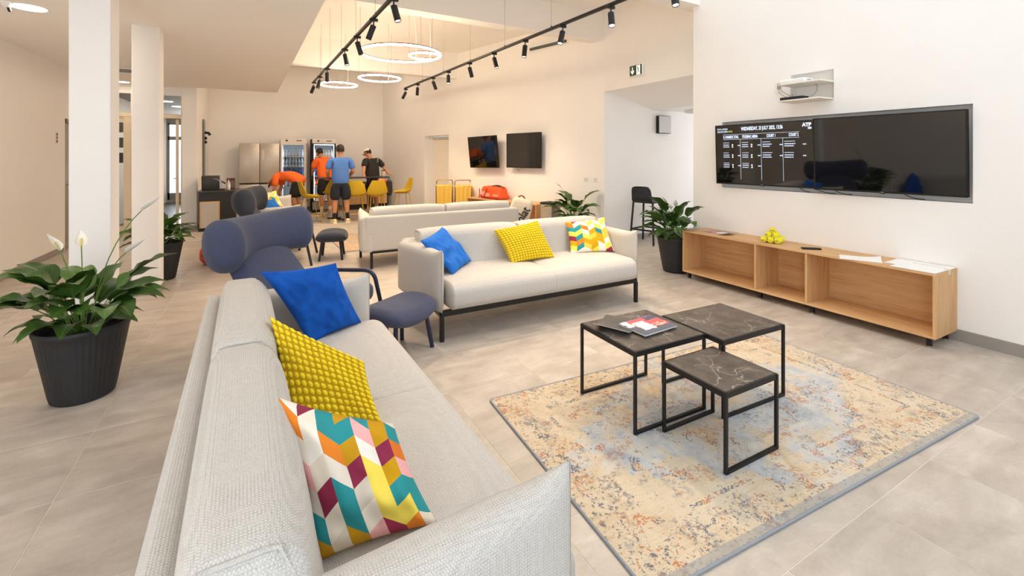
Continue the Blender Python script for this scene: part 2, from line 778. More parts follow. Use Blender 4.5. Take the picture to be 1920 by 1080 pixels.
def skirt(name, pts, label, h=0.095):
    b = MB()
    for (x0, y0), (x1, y1) in zip(pts, pts[1:]):
        d = Vector((x1 - x0, y1 - y0)).normalized()
        n = Vector((-d.y, d.x)) * 0.010
        b.quadface([(x0, y0, 0), (x1, y1, 0), (x1, y1, h), (x0, y0, h)])
        b.quadface([(x0 + n.x, y0 + n.y, 0), (x1 + n.x, y1 + n.y, 0), (x1 + n.x, y1 + n.y, h), (x0 + n.x, y0 + n.y, h)])
        b.quadface([(x0, y0, h), (x1, y1, h), (x1 + n.x, y1 + n.y, h), (x0 + n.x, y0 + n.y, h)])
        b.quadface([(x0, y0, 0), (x0, y0, h), (x0 + n.x, y0 + n.y, h), (x0 + n.x, y0 + n.y, 0)])
    return struct(b.build(name, M_BASE, smooth=0), label)


skirt('baseboard_right', [(XW, Y0), (XW, 4.12)], 'grey stone skirting under the screen wall')
skirt('baseboard_right', [A2, tuple(Vector(A2).lerp(Vector(B2), sw(10.70) / LWR))], 'grey stone skirting under the small screens')
skirt('baseboard_passage', [(9.6, 6.2), (5.22, 6.2)], 'grey stone skirting of the passage wall')
skirt('baseboard_back', [B2, (-1.3, 13.95)], 'grey stone skirting along the back wall')
skirt('baseboard_left', [(-2.78, 9.70), (-2.78, Y0)], 'grey stone skirting along the far left wall')

# ------------------------------------------------------------------ doors
# niche door beside the small screens
M_DOORDARK = plain('dark_seal', '#3a352f', 0.6)
dirw = (Vector(B2) - Vector(A2)).normalized()
nw = Vector((dirw.y, -dirw.x))


def wp(y, off, z):
    """point on the small-screen wall at depth y, off metres into the room"""
    q = Vector(A2) + dirw * sw(y) - nw * off
    return Vector((q.x, q.y, z))


ANGW = math.atan2(dirw.y, dirw.x)
d1 = empty('door_1', wp(11.28, -0.27, 0), ANGW)
struct(d1, 'cream door in the wall niche with dark handle and sign plate')
# local x runs along the wall away from the viewer, local -y points out of the wall
b = MB()
for a, c in (((-0.52, -0.02, 0), (-0.46, 0.03, 2.02)), ((0.46, -0.02, 0), (0.52, 0.03, 2.02)), ((-0.52, -0.02, 1.96), (0.52, 0.03, 2.03))):
    b.span(a, c, bev=0.004)
b.build('door_frame', M_WOODWHITE, d1)
b = MB()
b.span((-0.455, 0.0, 0.01), (0.455, 0.04, 1.955), bev=0.003)
leaf = b.build('door_leaf', M_WOODWHITE, d1)
b = MB()
b.span((-0.46, 0.002, 0.0), (-0.452, 0.035, 1.96))
b.span((0.452, 0.002, 0.0), (0.46, 0.035, 1.96))
b.span((-0.46, 0.002, 1.953), (0.46, 0.035, 1.962))
b.build('door_seal', M_DOORDARK, d1, smooth=0)
b = MB()
b.span((0.37, -0.012, 0.93), (0.42, 0.001, 1.13), bev=0.006)
b.tube(rounded([(0.395, 0, 1.07), (0.395, 0.0 - 0.055, 1.07), (0.27, -0.055, 1.07)], 0.02), 0.011, 8)
b.cyl((0.395, -0.02, 0.8), (0.395, 0.0, 0.8), 0.022)
b.build('door_handle', plain('dark_handle_steel', '#57524b', 0.35, 0.9), d1)
b = MB()
b.span((-0.16, -0.006, 1.56), (0.1, 0.001, 1.63), bev=0.002)
sg = b.build('sign_plate', plain('dark_sign', '#2b2a2c', 0.4), d1)
b = MB()
for k in range(5):
    b.span((-0.13 + k * 0.042, -0.008, 1.588), (-0.10 + k * 0.042, -0.006, 1.603))
b.build('sign_print', plain('sign_print', '#9a9890', 0.6), sg, smooth=0)

# dark framed door in the far left wall
d2 = struct(empty('door_2', (-2.78, 10.24, 0), 0), 'dark framed door in the far left wall, beside the nearest column')
b = MB()
b.span((-0.06, -0.48, 0), (0.0, -0.43, 2.11))
b.span((-0.06, 0.43, 0), (0.0, 0.48, 2.11))
b.span((-0.06, -0.48, 2.05), (0.0, 0.48, 2.11))
b.build('door_frame', plain('taupe_frame', '#8c7c68', 0.5), d2, smooth=0)
b = MB()
b.span((-0.1, -0.43, 0.01), (-0.05, 0.43, 2.05), bev=0.004)
b.build('door_leaf', plain('taupe_leaf', '#a39683', 0.5), d2)
b = MB()
b.tube(rounded([(-0.05, -0.36, 1.05), (0.01, -0.36, 1.05), (0.01, -0.24, 1.05)], 0.02), 0.01, 8)
b.build('door_handle', M_STEEL, d2)

# ------------------------------------------------------------------ glazed partition and corridor behind it
M_FRAME = plain('cream_frame', '#ead9bd', 0.45)
q = N('clear_glass')
q.b.inputs['Transmission Weight'].default_value = 1.0
q.b.inputs['Roughness'].default_value = 0.02
q.b.inputs['IOR'].default_value = 1.1
q.col((0.92, 0.95, 0.95, 1))
M_GLASS = q.m
YP = 11.50
w1 = struct(empty('window_1', (-2.125, YP, 0), 0), 'cream framed glazed partition with a door, left of the last column')
# local x from -0.655 (left wall) to 0.65 (column)
b = MB()
b.span((-0.655, 0, 2.757), (0.65, 0.1, ZL + 0.05))
b.build('header', M_WALL, w1, smooth=0)
b = MB()
b.span((-0.655, 0, 2.29), (0.65, 0.07, 2.365), bev=0.004)
for x in (-0.655, -0.19, 0.62):
    b.span((x, 0.003, 0), (x + 0.05, 0.067, 2.757), bev=0.004)
b.build('frame', M_FRAME, w1, smooth=0)
for x0, x1 in ((-0.605, -0.19), (-0.14, 0.62)):
    b = MB()
    b.span((x0, 0.03, 2.365), (x1, 0.036, 2.757))
    b.build('pane', M_GLASS, w1, smooth=0)
b = MB()
b.span((-0.605, 0.03, 0.0), (-0.56, 0.06, 2.29))
b.span((-0.30, 0.006, 0.0), (-0.19, 0.06, 2.29))
b.span((-0.56, 0.03, 0.0), (-0.30, 0.06, 0.14))
b.span((-0.56, 0.03, 2.2), (-0.30, 0.06, 2.29))
b.build('side_frame', M_FRAME, w1, smooth=0)
b = MB()
b.span((-0.56, 0.04, 0.14), (-0.30, 0.046, 2.2))
b.build('pane', M_GLASS, w1, smooth=0)
# notices pinned behind the glass
for r in range(3):
    for c in range(3):
        b = MB()
        b.span((-0.555 + c * 0.085, 0.050, 1.98 - r * 0.30), (-0.483 + c * 0.085, 0.052, 2.18 - r * 0.30))
        b.build('notice', plain('notice_%d%d' % (r, c), ('#6f6c66', '#5d5b58', '#807c74')[(r + c) % 3], 0.7, nz=0.3, scale=40), w1, smooth=0)
# open door leaf seen edge-on
lf = empty('door_leaf', (0.57, 0.07, 0), radians(97))
lf.parent = w1
b = MB()
b.span((0, 0, 0.01), (0.09, 0.045, 2.27))
b.span((0.62, 0, 0.01), (0.71, 0.045, 2.27))
b.span((0.09, 0, 0.01), (0.62, 0.045, 0.14))
b.span((0.09, 0, 2.18), (0.62, 0.045, 2.27))
b.build('leaf_frame', M_FRAME, lf, smooth=0)
b = MB()
b.span((0.09, 0.02, 0.14), (0.62, 0.025, 2.18))
b.build('leaf_pane', M_GLASS, lf, smooth=0)
b = MB()
b.tube(rounded([(0.66, 0, 1.03), (0.66, 0.09, 1.03), (0.54, 0.09, 1.03)], 0.02), 0.011, 8)
b.build('door_handle', M_STEEL, lf)
# corridor shell
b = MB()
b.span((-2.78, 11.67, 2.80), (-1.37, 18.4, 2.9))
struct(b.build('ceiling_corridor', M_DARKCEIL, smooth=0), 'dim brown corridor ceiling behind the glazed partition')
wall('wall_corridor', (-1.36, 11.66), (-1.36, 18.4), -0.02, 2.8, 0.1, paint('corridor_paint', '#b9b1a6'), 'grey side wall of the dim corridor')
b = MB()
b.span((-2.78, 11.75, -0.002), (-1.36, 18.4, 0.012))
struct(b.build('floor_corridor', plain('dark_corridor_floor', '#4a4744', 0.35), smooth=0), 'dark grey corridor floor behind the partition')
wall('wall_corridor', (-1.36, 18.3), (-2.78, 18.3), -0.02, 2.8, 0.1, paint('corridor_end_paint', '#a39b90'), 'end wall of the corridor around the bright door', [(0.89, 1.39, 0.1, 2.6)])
d3 = struct(empty('door_3', (-2.50, 18.32, 0), 0), 'bright glazed door at the end of the corridor')
b = MB()
for a, c in (((-0.25, 0, 0.1), (-0.2, 0.05, 2.6)), ((0.2, 0, 0.1), (0.25, 0.05, 2.6)), ((-0.25, 0, 2.55), (0.25, 0.05, 2.6)), ((-0.25, 0, 0.1), (0.25, 0.05, 0.32)), ((-0.25, 0, 2.05), (0.25, 0.05, 2.16))):
    b.span(a, c)
b.build('door_frame', plain('grey_door_frame', '#8b8379', 0.5), d3, smooth=0)
for z0, z1 in ((0.32, 2.05), (2.16, 2.55)):
    b = MB()
    b.span((-0.2, 0.02, z0), (0.2, 0.03, z1))
    b.build('pane', emit('daylit_pane', (0.80, 0.88, 0.97), 0.9), d3, smooth=0)
# ------------------------------------------------------------------ sofas
M_SOFA = fabric('oatmeal_weave', '#cfcac3', '#827c75', 900, 0.55)
M_SEAM = plain('seam_thread', '#a8a199', 0.9)


def sofa_arm(sg):
    """soft arm panel, pinched to a seam at its front edge; sg = -1 left, +1 right (local x)"""
    b = MB()
    n, m = 22, 18
    z0, z1 = 0.235, 0.718

    def pt(s, h, side):
        y = 0.005 + s * 0.86
        x = 1.045 + 0.065 * s
        f = sqrt(max(0.0, 1 - (1 - min(s / 0.20, 1)) ** 2))
        if s > 0.9:
            f *= sqrt(max(0.0, 1 - ((s - 0.9) / 0.1) ** 2 * 0.8))
        g = sqrt(max(0.0, 1 - abs(2 * h - 1) ** 14))
        ear = 0.026 * (1 - min(s / 0.14, 1)) ** 1.3 * max(0, (h - 0.5) / 0.5)
        z = z0 + (z1 - z0) * h + ear - 0.012 * s
        x += 0.012 * (1 - min(s / 0.2, 1))
        t = (0.046 + 0.062 * s) * f * g
        return Vector((sg * (x + side * t), y, z))
    grid = {}
    for side in (-1, 1):
        for i in range(n + 1):
            for j in range(m + 1):
                s = (i / n) ** 1.4
                h = 0.5 - 0.5 * cos(pi * j / m)
                key = (i, j, 0) if (i == 0 or j in (0, m)) else (i, j, side)
                if key not in grid:
                    grid[key] = b.bm.verts.new(pt(s, h, 0 if key[2] == 0 else side))
    for side in (-1, 1):
        for i in range(n):
            for j in range(m):
                ks = [(i, j), (i + 1, j), (i + 1, j + 1), (i, j + 1)]
                vs = [grid[(a, c, 0) if (a == 0 or c in (0, m)) else (a, c, side)] for a, c in ks]
                try:
                    b.bm.faces.new(vs)
                except ValueError:
                    pass
    # close the back edge
    for j in range(m):
        l = [grid[(n, j, 0)] if j in (0, m) else grid[(n, j, -1)], grid[(n, j + 1, 0)] if j + 1 in (0, m) else grid[(n, j + 1, -1)]]
        r = [grid[(n, j, 0)] if j in (0, m) else grid[(n, j, 1)], grid[(n, j + 1, 0)] if j + 1 in (0, m) else grid[(n, j + 1, 1)]]
        f = []
        for v in (l[0], l[1], r[1], r[0]):
            if v not in f:
                f.append(v)
        if len(f) > 2:
            b.bm.faces.new(f)
    return b, [pt(0, 0.5 - 0.5 * cos(pi * j / m), 0) for j in range(m + 1)]


def make_sofa(label, group):
    t = thing('sofa', label, 'sofa', group=group)
    # metal base
    b = MB()
    b.bar((-1.06, 0.02, 0.226), (1.06, 0.02, 0.226), 0.03, 0.046)
    b.bar((-1.06, 0.80, 0.226), (1.06, 0.80, 0.226), 0.03, 0.046)
    for x in (-1.055, 1.055):
        b.bar((x, 0.02, 0.226), (x, 0.80, 0.226), 0.03, 0.046)
    b.build('base_frame', M_BLACK, t, smooth=0)
    for x in (-1.052, 1.052):
        for y in (0.02, 0.80):
            b = MB()
            b.box((x, y, 0.105), (0.034, 0.034, 0.21), bev=0.003)
            b.build('leg', M_BLACK, t, smooth=0)
    # back shell
    b = MB()

    def fsh(p):
        x, y, z = p
        return (x * (1 + 0.02 * (z + 0.24) / 0.48), y + 0.05 * (z + 0.24) / 0.48, z)
    b.rbox((1.135, 0.042, 0.24), 0.035, 4, 8, fsh, (0, 0.80, 0.475))
    b.build('back_shell', M_SOFA, t)
    for sg in (-1, 1):
        b, seam = sofa_arm(sg)
        a = b.build('armrest', M_SOFA, t, smooth=60)
        b = MB()
        b.tube(seam, 0.0035, 6)
        b.build('seam', M_SEAM, a)
    for sg in (-1, 1):
        # seat cushion
        hx = 0.508
        b = MB()

        def fse(p):
            x, y, z = p
            x = math.copysign(hx - (hx - abs(x)) * 0.4, x) if abs(x) > hx - 0.07 else x * (hx - 0.028) / (hx - 0.07)
            u, v = x / hx, y / 0.365
            if z > 0:
                z += 0.022 * (1 - u ** 4) * (1 - max(-1, min(1, v)) ** 4)
            y -= 0.02 * (1 - (z / 0.105) ** 2) * (1 if v < -0.7 else 0)
            x += 0.012 * sg * sin(v * 2)
            return (x, y, z)
        b.rbox((hx, 0.365, 0.108), 0.07, 5, 10, fse, (sg * 0.5, 0.305, 0.358))
        sc = b.build('seat_cushion', M_SOFA, t)
        # back cushion leaning on the shell
        bx = 0.527
        b = MB()

        def fbk(p):
            x, y, z = p
            x = math.copysign(bx - (bx - abs(x)) * 0.35, x) if abs(x) > bx - 0.075 else x * (bx - 0.026) / (bx - 0.075)
            u, w = x / bx, z / 0.2
            y += -0.02 * (1 - u ** 4) * (1 if y < 0 else 0) + 0.075 * (w + 1) / 2
            if z > 0:
                z += 0.016 * (1 - u ** 6)
            return (x, y, z)
        b.rbox((bx, 0.105, 0.2), 0.075, 5, 10, fbk, (sg * 0.5275, 0.645, 0.605))
        bc = b.build('back_cushion', M_SOFA, t)
        for e in (-1, 1):
            b = MB()
            pts = []
            for k in range(13):
                a = pi * (0.02 + 0.96 * k / 12)
                yy = -cos(a) * 0.098
                zz = -0.17 + 0.365 * min(1, sin(a) * 1.35) ** 0.7
                x_ = e * (bx - 0.030)
                p = Vector(fbk((x_, yy, zz)))
                pts.append(p + Vector((sg * 0.5275, 0.645, 0.605)))
            b.tube(pts, 0.004, 6)
            b.build('piping', M_SOFA, bc)
    return t


SG = 'oatmeal three-seat sofas'
sofa1 = make_sofa('pale oatmeal sofa nearest the camera, with blue, yellow and chevron cushions along it', SG)
sofa1.location = (0.640, 1.985, 0)
sofa1.rotation_euler = (0, 0, radians(91.9))


def sofa_copy(label, loc, deg):
    s = copy_tree(sofa1)
    s['label'] = label
    s.location = loc
    s.rotation_euler = (0, 0, radians(deg))
    return s


sofa_copy('oatmeal sofa facing the coffee tables, between navy footstool and oak sideboard', (2.318, 3.49, 0), 0)
sofa_copy('oatmeal sofa seen from behind, back turned to the sofa with the cushions', (2.315, 7.04, 0), 180)
sofa_copy('far oatmeal sofa mostly hidden behind the dark wing chairs', (0.50, 9.08, 0), 91)


# ------------------------------------------------------------------ throw cushions
def pillow_mesh(corners, thick, n=40, pinch=0.07, wrinkle=0.012, seed=0, bob=None, two=True, puff=0.45):
    A, B_, C_, D_ = [Vector(c) for c in corners]   # top-left, top-right, bottom-right, bottom-left seen from the front
    nr = ((C_ - A).cross(D_ - B_)).normalized()
    cen = (A + B_ + C_ + D_) / 4
    bm = bmesh.new()
    uv = bm.loops.layers.uv.new('map')

    def base(u, v):
        uu = u * (1 - pinch * (1 - v * v))
        vv = v * (1 - pinch * (1 - u * u))
        s, t = (uu + 1) / 2, (vv + 1) / 2
        return A * (1 - s) * t + B_ * s * t + C_ * s * (1 - t) + D_ * (1 - s) * (1 - t)

    def height(u, v):
        h = thick * 0.5 * (max(0, 1 - u * u) ** puff) * (max(0, 1 - v * v) ** puff)
        return h
    G = {}
    for side in (1, -1):
        for i in range(n + 1):
            for j in range(n + 1):
                edge = i in (0, n) or j in (0, n)
                key = (i, j, 0 if edge else side)
                if key in G:
                    continue
                u, v = -1 + 2 * i / n, -1 + 2 * j / n
                h = height(u, v)
                w = noise.noise(Vector((u * 1.7 + seed, v * 1.7, seed * 3.1 + side))) + 0.5 * noise.noise(Vector((u * 4 + seed, v * 2.5, side + seed)))
                h += wrinkle * w * min(1, 4 * (1 - max(abs(u), abs(v)))) if not edge else 0
                bump = 0
                if bob and not edge:
                    fu, fv = ((u + 1) / 2 * bob[0]) % 1 - 0.5, ((v + 1) / 2 * bob[0]) % 1 - 0.5
                    rr = (fu * fu + fv * fv) / bob[2]
                    bump = bob[1] * sqrt(max(0, 1 - rr))
                G[key] = (bm.verts.new(base(u, v) - cen + nr * (-side) * -1 * (h + bump) * 1.0), bump)
    for side in (1, -1):
        for i in range(n):
            for j in range(n):
                ks = [(i, j), (i + 1, j), (i + 1, j + 1), (i, j + 1)]
                if side < 0:
                    ks.reverse()
                vs = [G[(a, c, 0 if (a in (0, n) or c in (0, n)) else side)] for a, c in ks]
                f = bm.faces.new([v[0] for v in vs])
                f.smooth = True
                if bob and sum(v[1] for v in vs) < bob[1] * 1.2:
                    f.material_index = 1
                for lp, (a, c) in zip(f.loops, ks):
                    lp[uv].uv = (a / n + (0 if side > 0 else 3.37), c / n)
    bmesh.ops.recalc_face_normals(bm, faces=bm.faces[:])
    me = D.meshes.new('cushion')
    bm.to_mesh(me)
    bm.free()
    return me, cen


def velvet(name, c1, c2):
    q = N(name)
    f = q.noise(q.coord('Object'), 9, 4, 0.6, 1.0)
    q.col(q.ramp(f, [(0.35, S(c2)), (0.65, S(c1))]))
    q.rough(0.8, 0, 0.2)
    q.b.inputs['Sheen Weight'].default_value = 0.4
    q.b.inputs['Sheen Tint'].default_value = S(c1)
    q.bump(q.noise(q.coord('Object'), 320, 2), 0.2, 0.002)
    return q.m


M_BLUE = velvet('royal_blue_velvet', '#0f57b4', '#0c4699')
M_BLUE2 = velvet('bright_blue_cotton', '#2f78d0', '#2467bf')
M_YEL = plain('yellow_bobble_yarn', '#f4dc26', 0.85, nz=0.1, scale=60, bump=0.3)
M_YEL2 = plain('mustard_ground_cloth', '#cfac12', 0.9, nz=0.1, scale=60)


def chevron(name, cols=6, rows=7, slope=0.55, seed=1.0, pal=None):
    q = N(name)
    sx = q.n('ShaderNodeSeparateXYZ')
    q.l(q.n('ShaderNodeUVMap').outputs[0], sx.inputs[0])
    u = q.math('MULTIPLY', sx.outputs[0], cols)
    cu = q.math('FLOOR', u)
    pp = q.math('PINGPONG', u, 1.0)
    v = q.math('ADD', q.math('MULTIPLY', sx.outputs[1], rows), q.math('MULTIPLY', pp, slope))
    rv = q.math('FLOOR', v)
    cmb = q.n('ShaderNodeCombineXYZ')
    q.l(cu, cmb.inputs[0])
    q.l(rv, cmb.inputs[1])
    cmb.inputs[2].default_value = seed
    wn = q.n('ShaderNodeTexWhiteNoise')
    q.l(cmb.outputs[0], wn.inputs[0])
    pal = pal or ['#f0e6d6', '#cf9c16', '#f3dc5c', '#e6d9c6', '#2f9297', '#9c3350', '#e8872c', '#c9961a', '#f2ece2', '#e27a2c', '#d8cdbd', '#2f9297', '#efb0ae', '#f0d650', '#8f2f4c', '#ece2d2']
    q.col(q.ramp(wn.outputs[0], [(i / len(pal), S(c)) for i, c in enumerate(pal)], 'CONSTANT'))
    q.rough(0.85, 0, 0.2)
    q.bump(q.noise(q.coord('Object'), 500, 2), 0.15, 0.001)
    return q.m


M_CHEV = chevron('chevron_print', 6, 7, 0.7, 6.0, ['#f4ead8', '#d9a514', '#f6de5a', '#f5efe4', '#2f9297', '#e9dccb', '#e8872c', '#9c3350', '#f3e9da', '#d6a21a', '#f2f0ea', '#e8c94a'])
M_CHEV2 = chevron('chevron_print_large', 7, 6, 0.6, 5.0)
M_ZIP = plain('zip_tape', '#d8cfc0', 0.6)


def cushion(label, corners, thick, mats, group=None, **kw):
    me, cen = pillow_mesh(corners, thick, **kw)
    o = finish(me, 'cushion', mats)
    o.location = cen
    return tag(o, label, 'cushion', group)


cushion('royal blue velvet cushion leaning in the far corner of the nearest sofa',
        [(-0.02, 2.90, 0.860), (0.365, 2.80, 0.885), (0.53, 2.915, 0.475), (0.22, 2.70, 0.475)], 0.17, M_BLUE, seed=2.0, wrinkle=0.026)
cushion('bobbly yellow cushion on the nearest sofa, between the blue and chevron ones',
        [(0.02, 2.17, 0.83), (0.36, 1.92, 0.66), (0.40, 1.74, 0.475), (0.085, 1.83, 0.485)], 0.15, [M_YEL, M_YEL2], n=140, bob=(14, 0.016, 0.195), seed=4.2, wrinkle=0.01)
c3 = cushion('chevron patterned cushion at the near end of the nearest sofa',
             [(0.02, 1.49, 0.81), (0.33, 1.325, 0.725), (0.42, 1.20, 0.49), (0.10, 1.235, 0.48)], 0.21, M_CHEV2, seed=7.3, wrinkle=0.034)
cushion('bright blue cushion leaning on the left arm of the sofa facing the tables',
        [(1.185, 3.83, 0.775), (1.46, 4.04, 0.845), (1.75, 4.02, 0.50), (1.44, 3.70, 0.475)], 0.14, M_BLUE2, seed=9.1, wrinkle=0.03)
cushion('bobbly yellow cushion in the middle of the sofa facing the tables',
        [(1.99, 4.02, 0.775), (2.51, 4.05, 0.835), (2.58, 3.83, 0.480), (2.09, 3.84, 0.470)], 0.15, [M_YEL, M_YEL2], n=128, bob=(16, 0.017, 0.21), seed=5.6, wrinkle=0.008)
cushion('chevron patterned cushion at the right arm of the sofa facing the tables',
        [(2.87, 4.06, 0.79), (3.33, 3.95, 0.83), (3.32, 3.77, 0.480), (2.83, 3.90, 0.475)], 0.13, M_CHEV, seed=1.4, wrinkle=0.01)
cushion('chevron patterned cushion on the far sofa behind the dark wing chair',
        [(-0.16, 9.80, 0.79), (0.20, 9.72, 0.86), (0.34, 9.66, 0.52), (0.02, 9.60, 0.49)], 0.15, M_CHEV, seed=3.4)
cushion('blue cushion on the far sofa, just above the navy headrest',
        [(-0.15, 9.15, 0.72), (0.16, 9.10, 0.76), (0.36, 9.05, 0.49), (0.0, 9.0, 0.48)], 0.15, M_BLUE2, seed=3.9)

# ------------------------------------------------------------------ wing chairs and footstools
M_NAVY = fabric('navy_wool', '#4b5068', '#23273a', 1500, 0.3, 80)
M_CHAR = fabric('charcoal_wool', '#3b3f49', '#191b22', 1500, 0.3, 80)
M_NAVYMETAL = plain('navy_metal', '#262c44', 0.4, 0.2)
M_CHARMETAL = plain('charcoal_metal', '#1f232d', 0.4, 0.2)


def wing_chair(label, cloth, metal, loc, deg):
    t = thing('wing_chair', label, 'armchair', loc, radians(deg))
    # headrest bolster with forward wings
    b = MB()
    secs = []
    n = 26
    for k in range(n + 1):
        s = -1 + 2 * k / n
        x = 0.50 * s
        y = 0.36 - 0.16 * abs(s) ** 2.4
        e = max(0.0, 1 - ((abs(s) - 0.86) / 0.14) ** 2) ** 0.5 if abs(s) > 0.86 else 1.0
        hh = (0.158 + 0.034 * abs(s) ** 2) * (0.70 + 0.30 * e)
        tt = (0.118 + 0.014 * abs(s) ** 2) * (0.66 + 0.34 * e)
        secs.append((x, y, 0.885 + 0.0 * s, hh, tt, s))
    seg = 28
    rings = []
    for (x, y, z, hh, tt, s) in secs:
        ring = []
        ang = -0.75 * (1 if s > 0 else -1) * abs(s) ** 1.6 * 0.8
        for j in range(seg):
            a = 2 * pi * j / seg
            ca, sa = cos(a), sin(a)
            dy = tt * abs(ca) ** 0.85 * (1 if ca > 0 else -1)
            dz = hh * abs(sa) ** 0.85 * (1 if sa > 0 else -1)
            dy -= 0.035 * dz / hh * -1 * 0.4
            ring.append(b.bm.verts.new((x - dy * sin(ang), y + dy * cos(ang), z + dz)))
        rings.append(ring)
    for r0, r1 in zip(rings, rings[1:]):
        for j in range(seg):
            b.bm.faces.new((r0[j], r0[(j + 1) % seg], r1[(j + 1) % seg], r1[j]))
    for r, s_ in ((rings[0], -1), (rings[-1], 1)):
        c = sum((v.co for v in r), Vector()) / seg
        mid = [b.bm.verts.new(c + (v.co - c) * 0.8 + Vector((0.018 * s_, -0.004, 0))) for v in r]
        mid2 = [b.bm.verts.new(c + (v.co - c) * 0.4 + Vector((0.026 * s_, -0.006, 0))) for v in r]
        cv = b.bm.verts.new(c + Vector((0.028 * s_, -0.006, 0)))
        for j in range(seg):
            b.bm.faces.new((r[j], r[(j + 1) % seg], mid[(j + 1) % seg], mid[j]))
            b.bm.faces.new((mid[j], mid[(j + 1) % seg], mid2[(j + 1) % seg], mid2[j]))
            b.bm.faces.new((mid2[j], mid2[(j + 1) % seg], cv))
    hr = b.build('headrest', cloth, t, smooth=70)
    # backrest
    b = MB()

    def fb(p):
        x, y, z = p
        return (x * (1 - 0.12 * (z / 0.24)), y + 0.30 * (z / 0.44) - 0.03 * (1 - (x / 0.33) ** 2), z)
    b.rbox((0.33, 0.075, 0.235), 0.06, 5, 8, fb, (0, 0.20, 0.575))
    b.build('backrest', cloth, t)
    # seat
    b = MB()

    def fs(p):
        x, y, z = p
        return (x * (1 - 0.08 * (y / 0.33)), y, z + 0.018 * (1 - (x / 0.36) ** 2) * (1 if z > 0 else 0) - 0.03 * (y + 0.33) / 0.66)
    b.rbox((0.36, 0.34, 0.075), 0.06, 5, 8, fs, (0, -0.14, 0.375))
    b.build('seat', cloth, t)
    # tube arms, each with its two legs
    for sg in (-1, 1):
        x = 0.41 * sg
        b = MB()
        path = rounded([(x + 0.03 * sg, -0.56, 0.0), (x, -0.45, 0.535), (x, 0.16, 0.52), (x + 0.02 * sg, 0.26, 0.0)], 0.09, 7)
        b.tube(path, 0.017, 12)
        b.build('armrest', metal, t)
        for y in (-0.36, 0.10):
            b = MB()
            b.tube([(x + 0.005 * sg, y - 0.03, 0.32), (sg * 0.25, y, 0.315)], 0.013, 8)
            b.build('seat_rail', metal, t)
    return t


wing_chair('navy wool wing chair with bolster headrest, just behind the nearest sofa', M_NAVY, M_NAVYMETAL, (0.214, 3.897, 0), 54)
wing_chair('charcoal wing chair half hidden behind the navy one', M_CHAR, M_CHARMETAL, (0.10, 7.35, 0), 80)


def footstool(label, cloth, metal, loc, deg):
    t = thing('footstool', label, 'footstool', loc, radians(deg))
    b = MB()

    def f(p):
        x, y, z = p
        u, v = x / 0.27, y / 0.22
        r2 = u * u + v * v
        k = 1 - 0.13 * (u * u * v * v)
        zz = z * (1 - 0.38 * min(1.4, r2) ** 1.5 * (1 if z < 0 else 0.5)) + 0.028 * u * u - 0.02 * v * v
        return (x * k, y * k, zz)
    b.rbox((0.275, 0.225, 0.078), 0.072, 6, 12, f, (0, 0, 0.322))
    b.build('cushion_top', cloth, t)
    for sx in (-1, 1):
        for sy in (-1, 1):
            b = MB()
            b.tube([(sx * 0.165, sy * 0.12, 0.305), (sx * 0.21, sy * 0.155, 0.0)], [0.017, 0.0165], 12)
            b.build('leg', metal, t)
    return t


footstool('navy wool footstool with four round legs, beside the sofa facing the tables', M_NAVY, M_NAVYMETAL, (0.905, 3.465, 0), 33.5)
footstool('charcoal wool footstool next to the sofa seen from behind', M_CHAR, M_CHARMETAL, (0.89, 7.22, 0), 78)
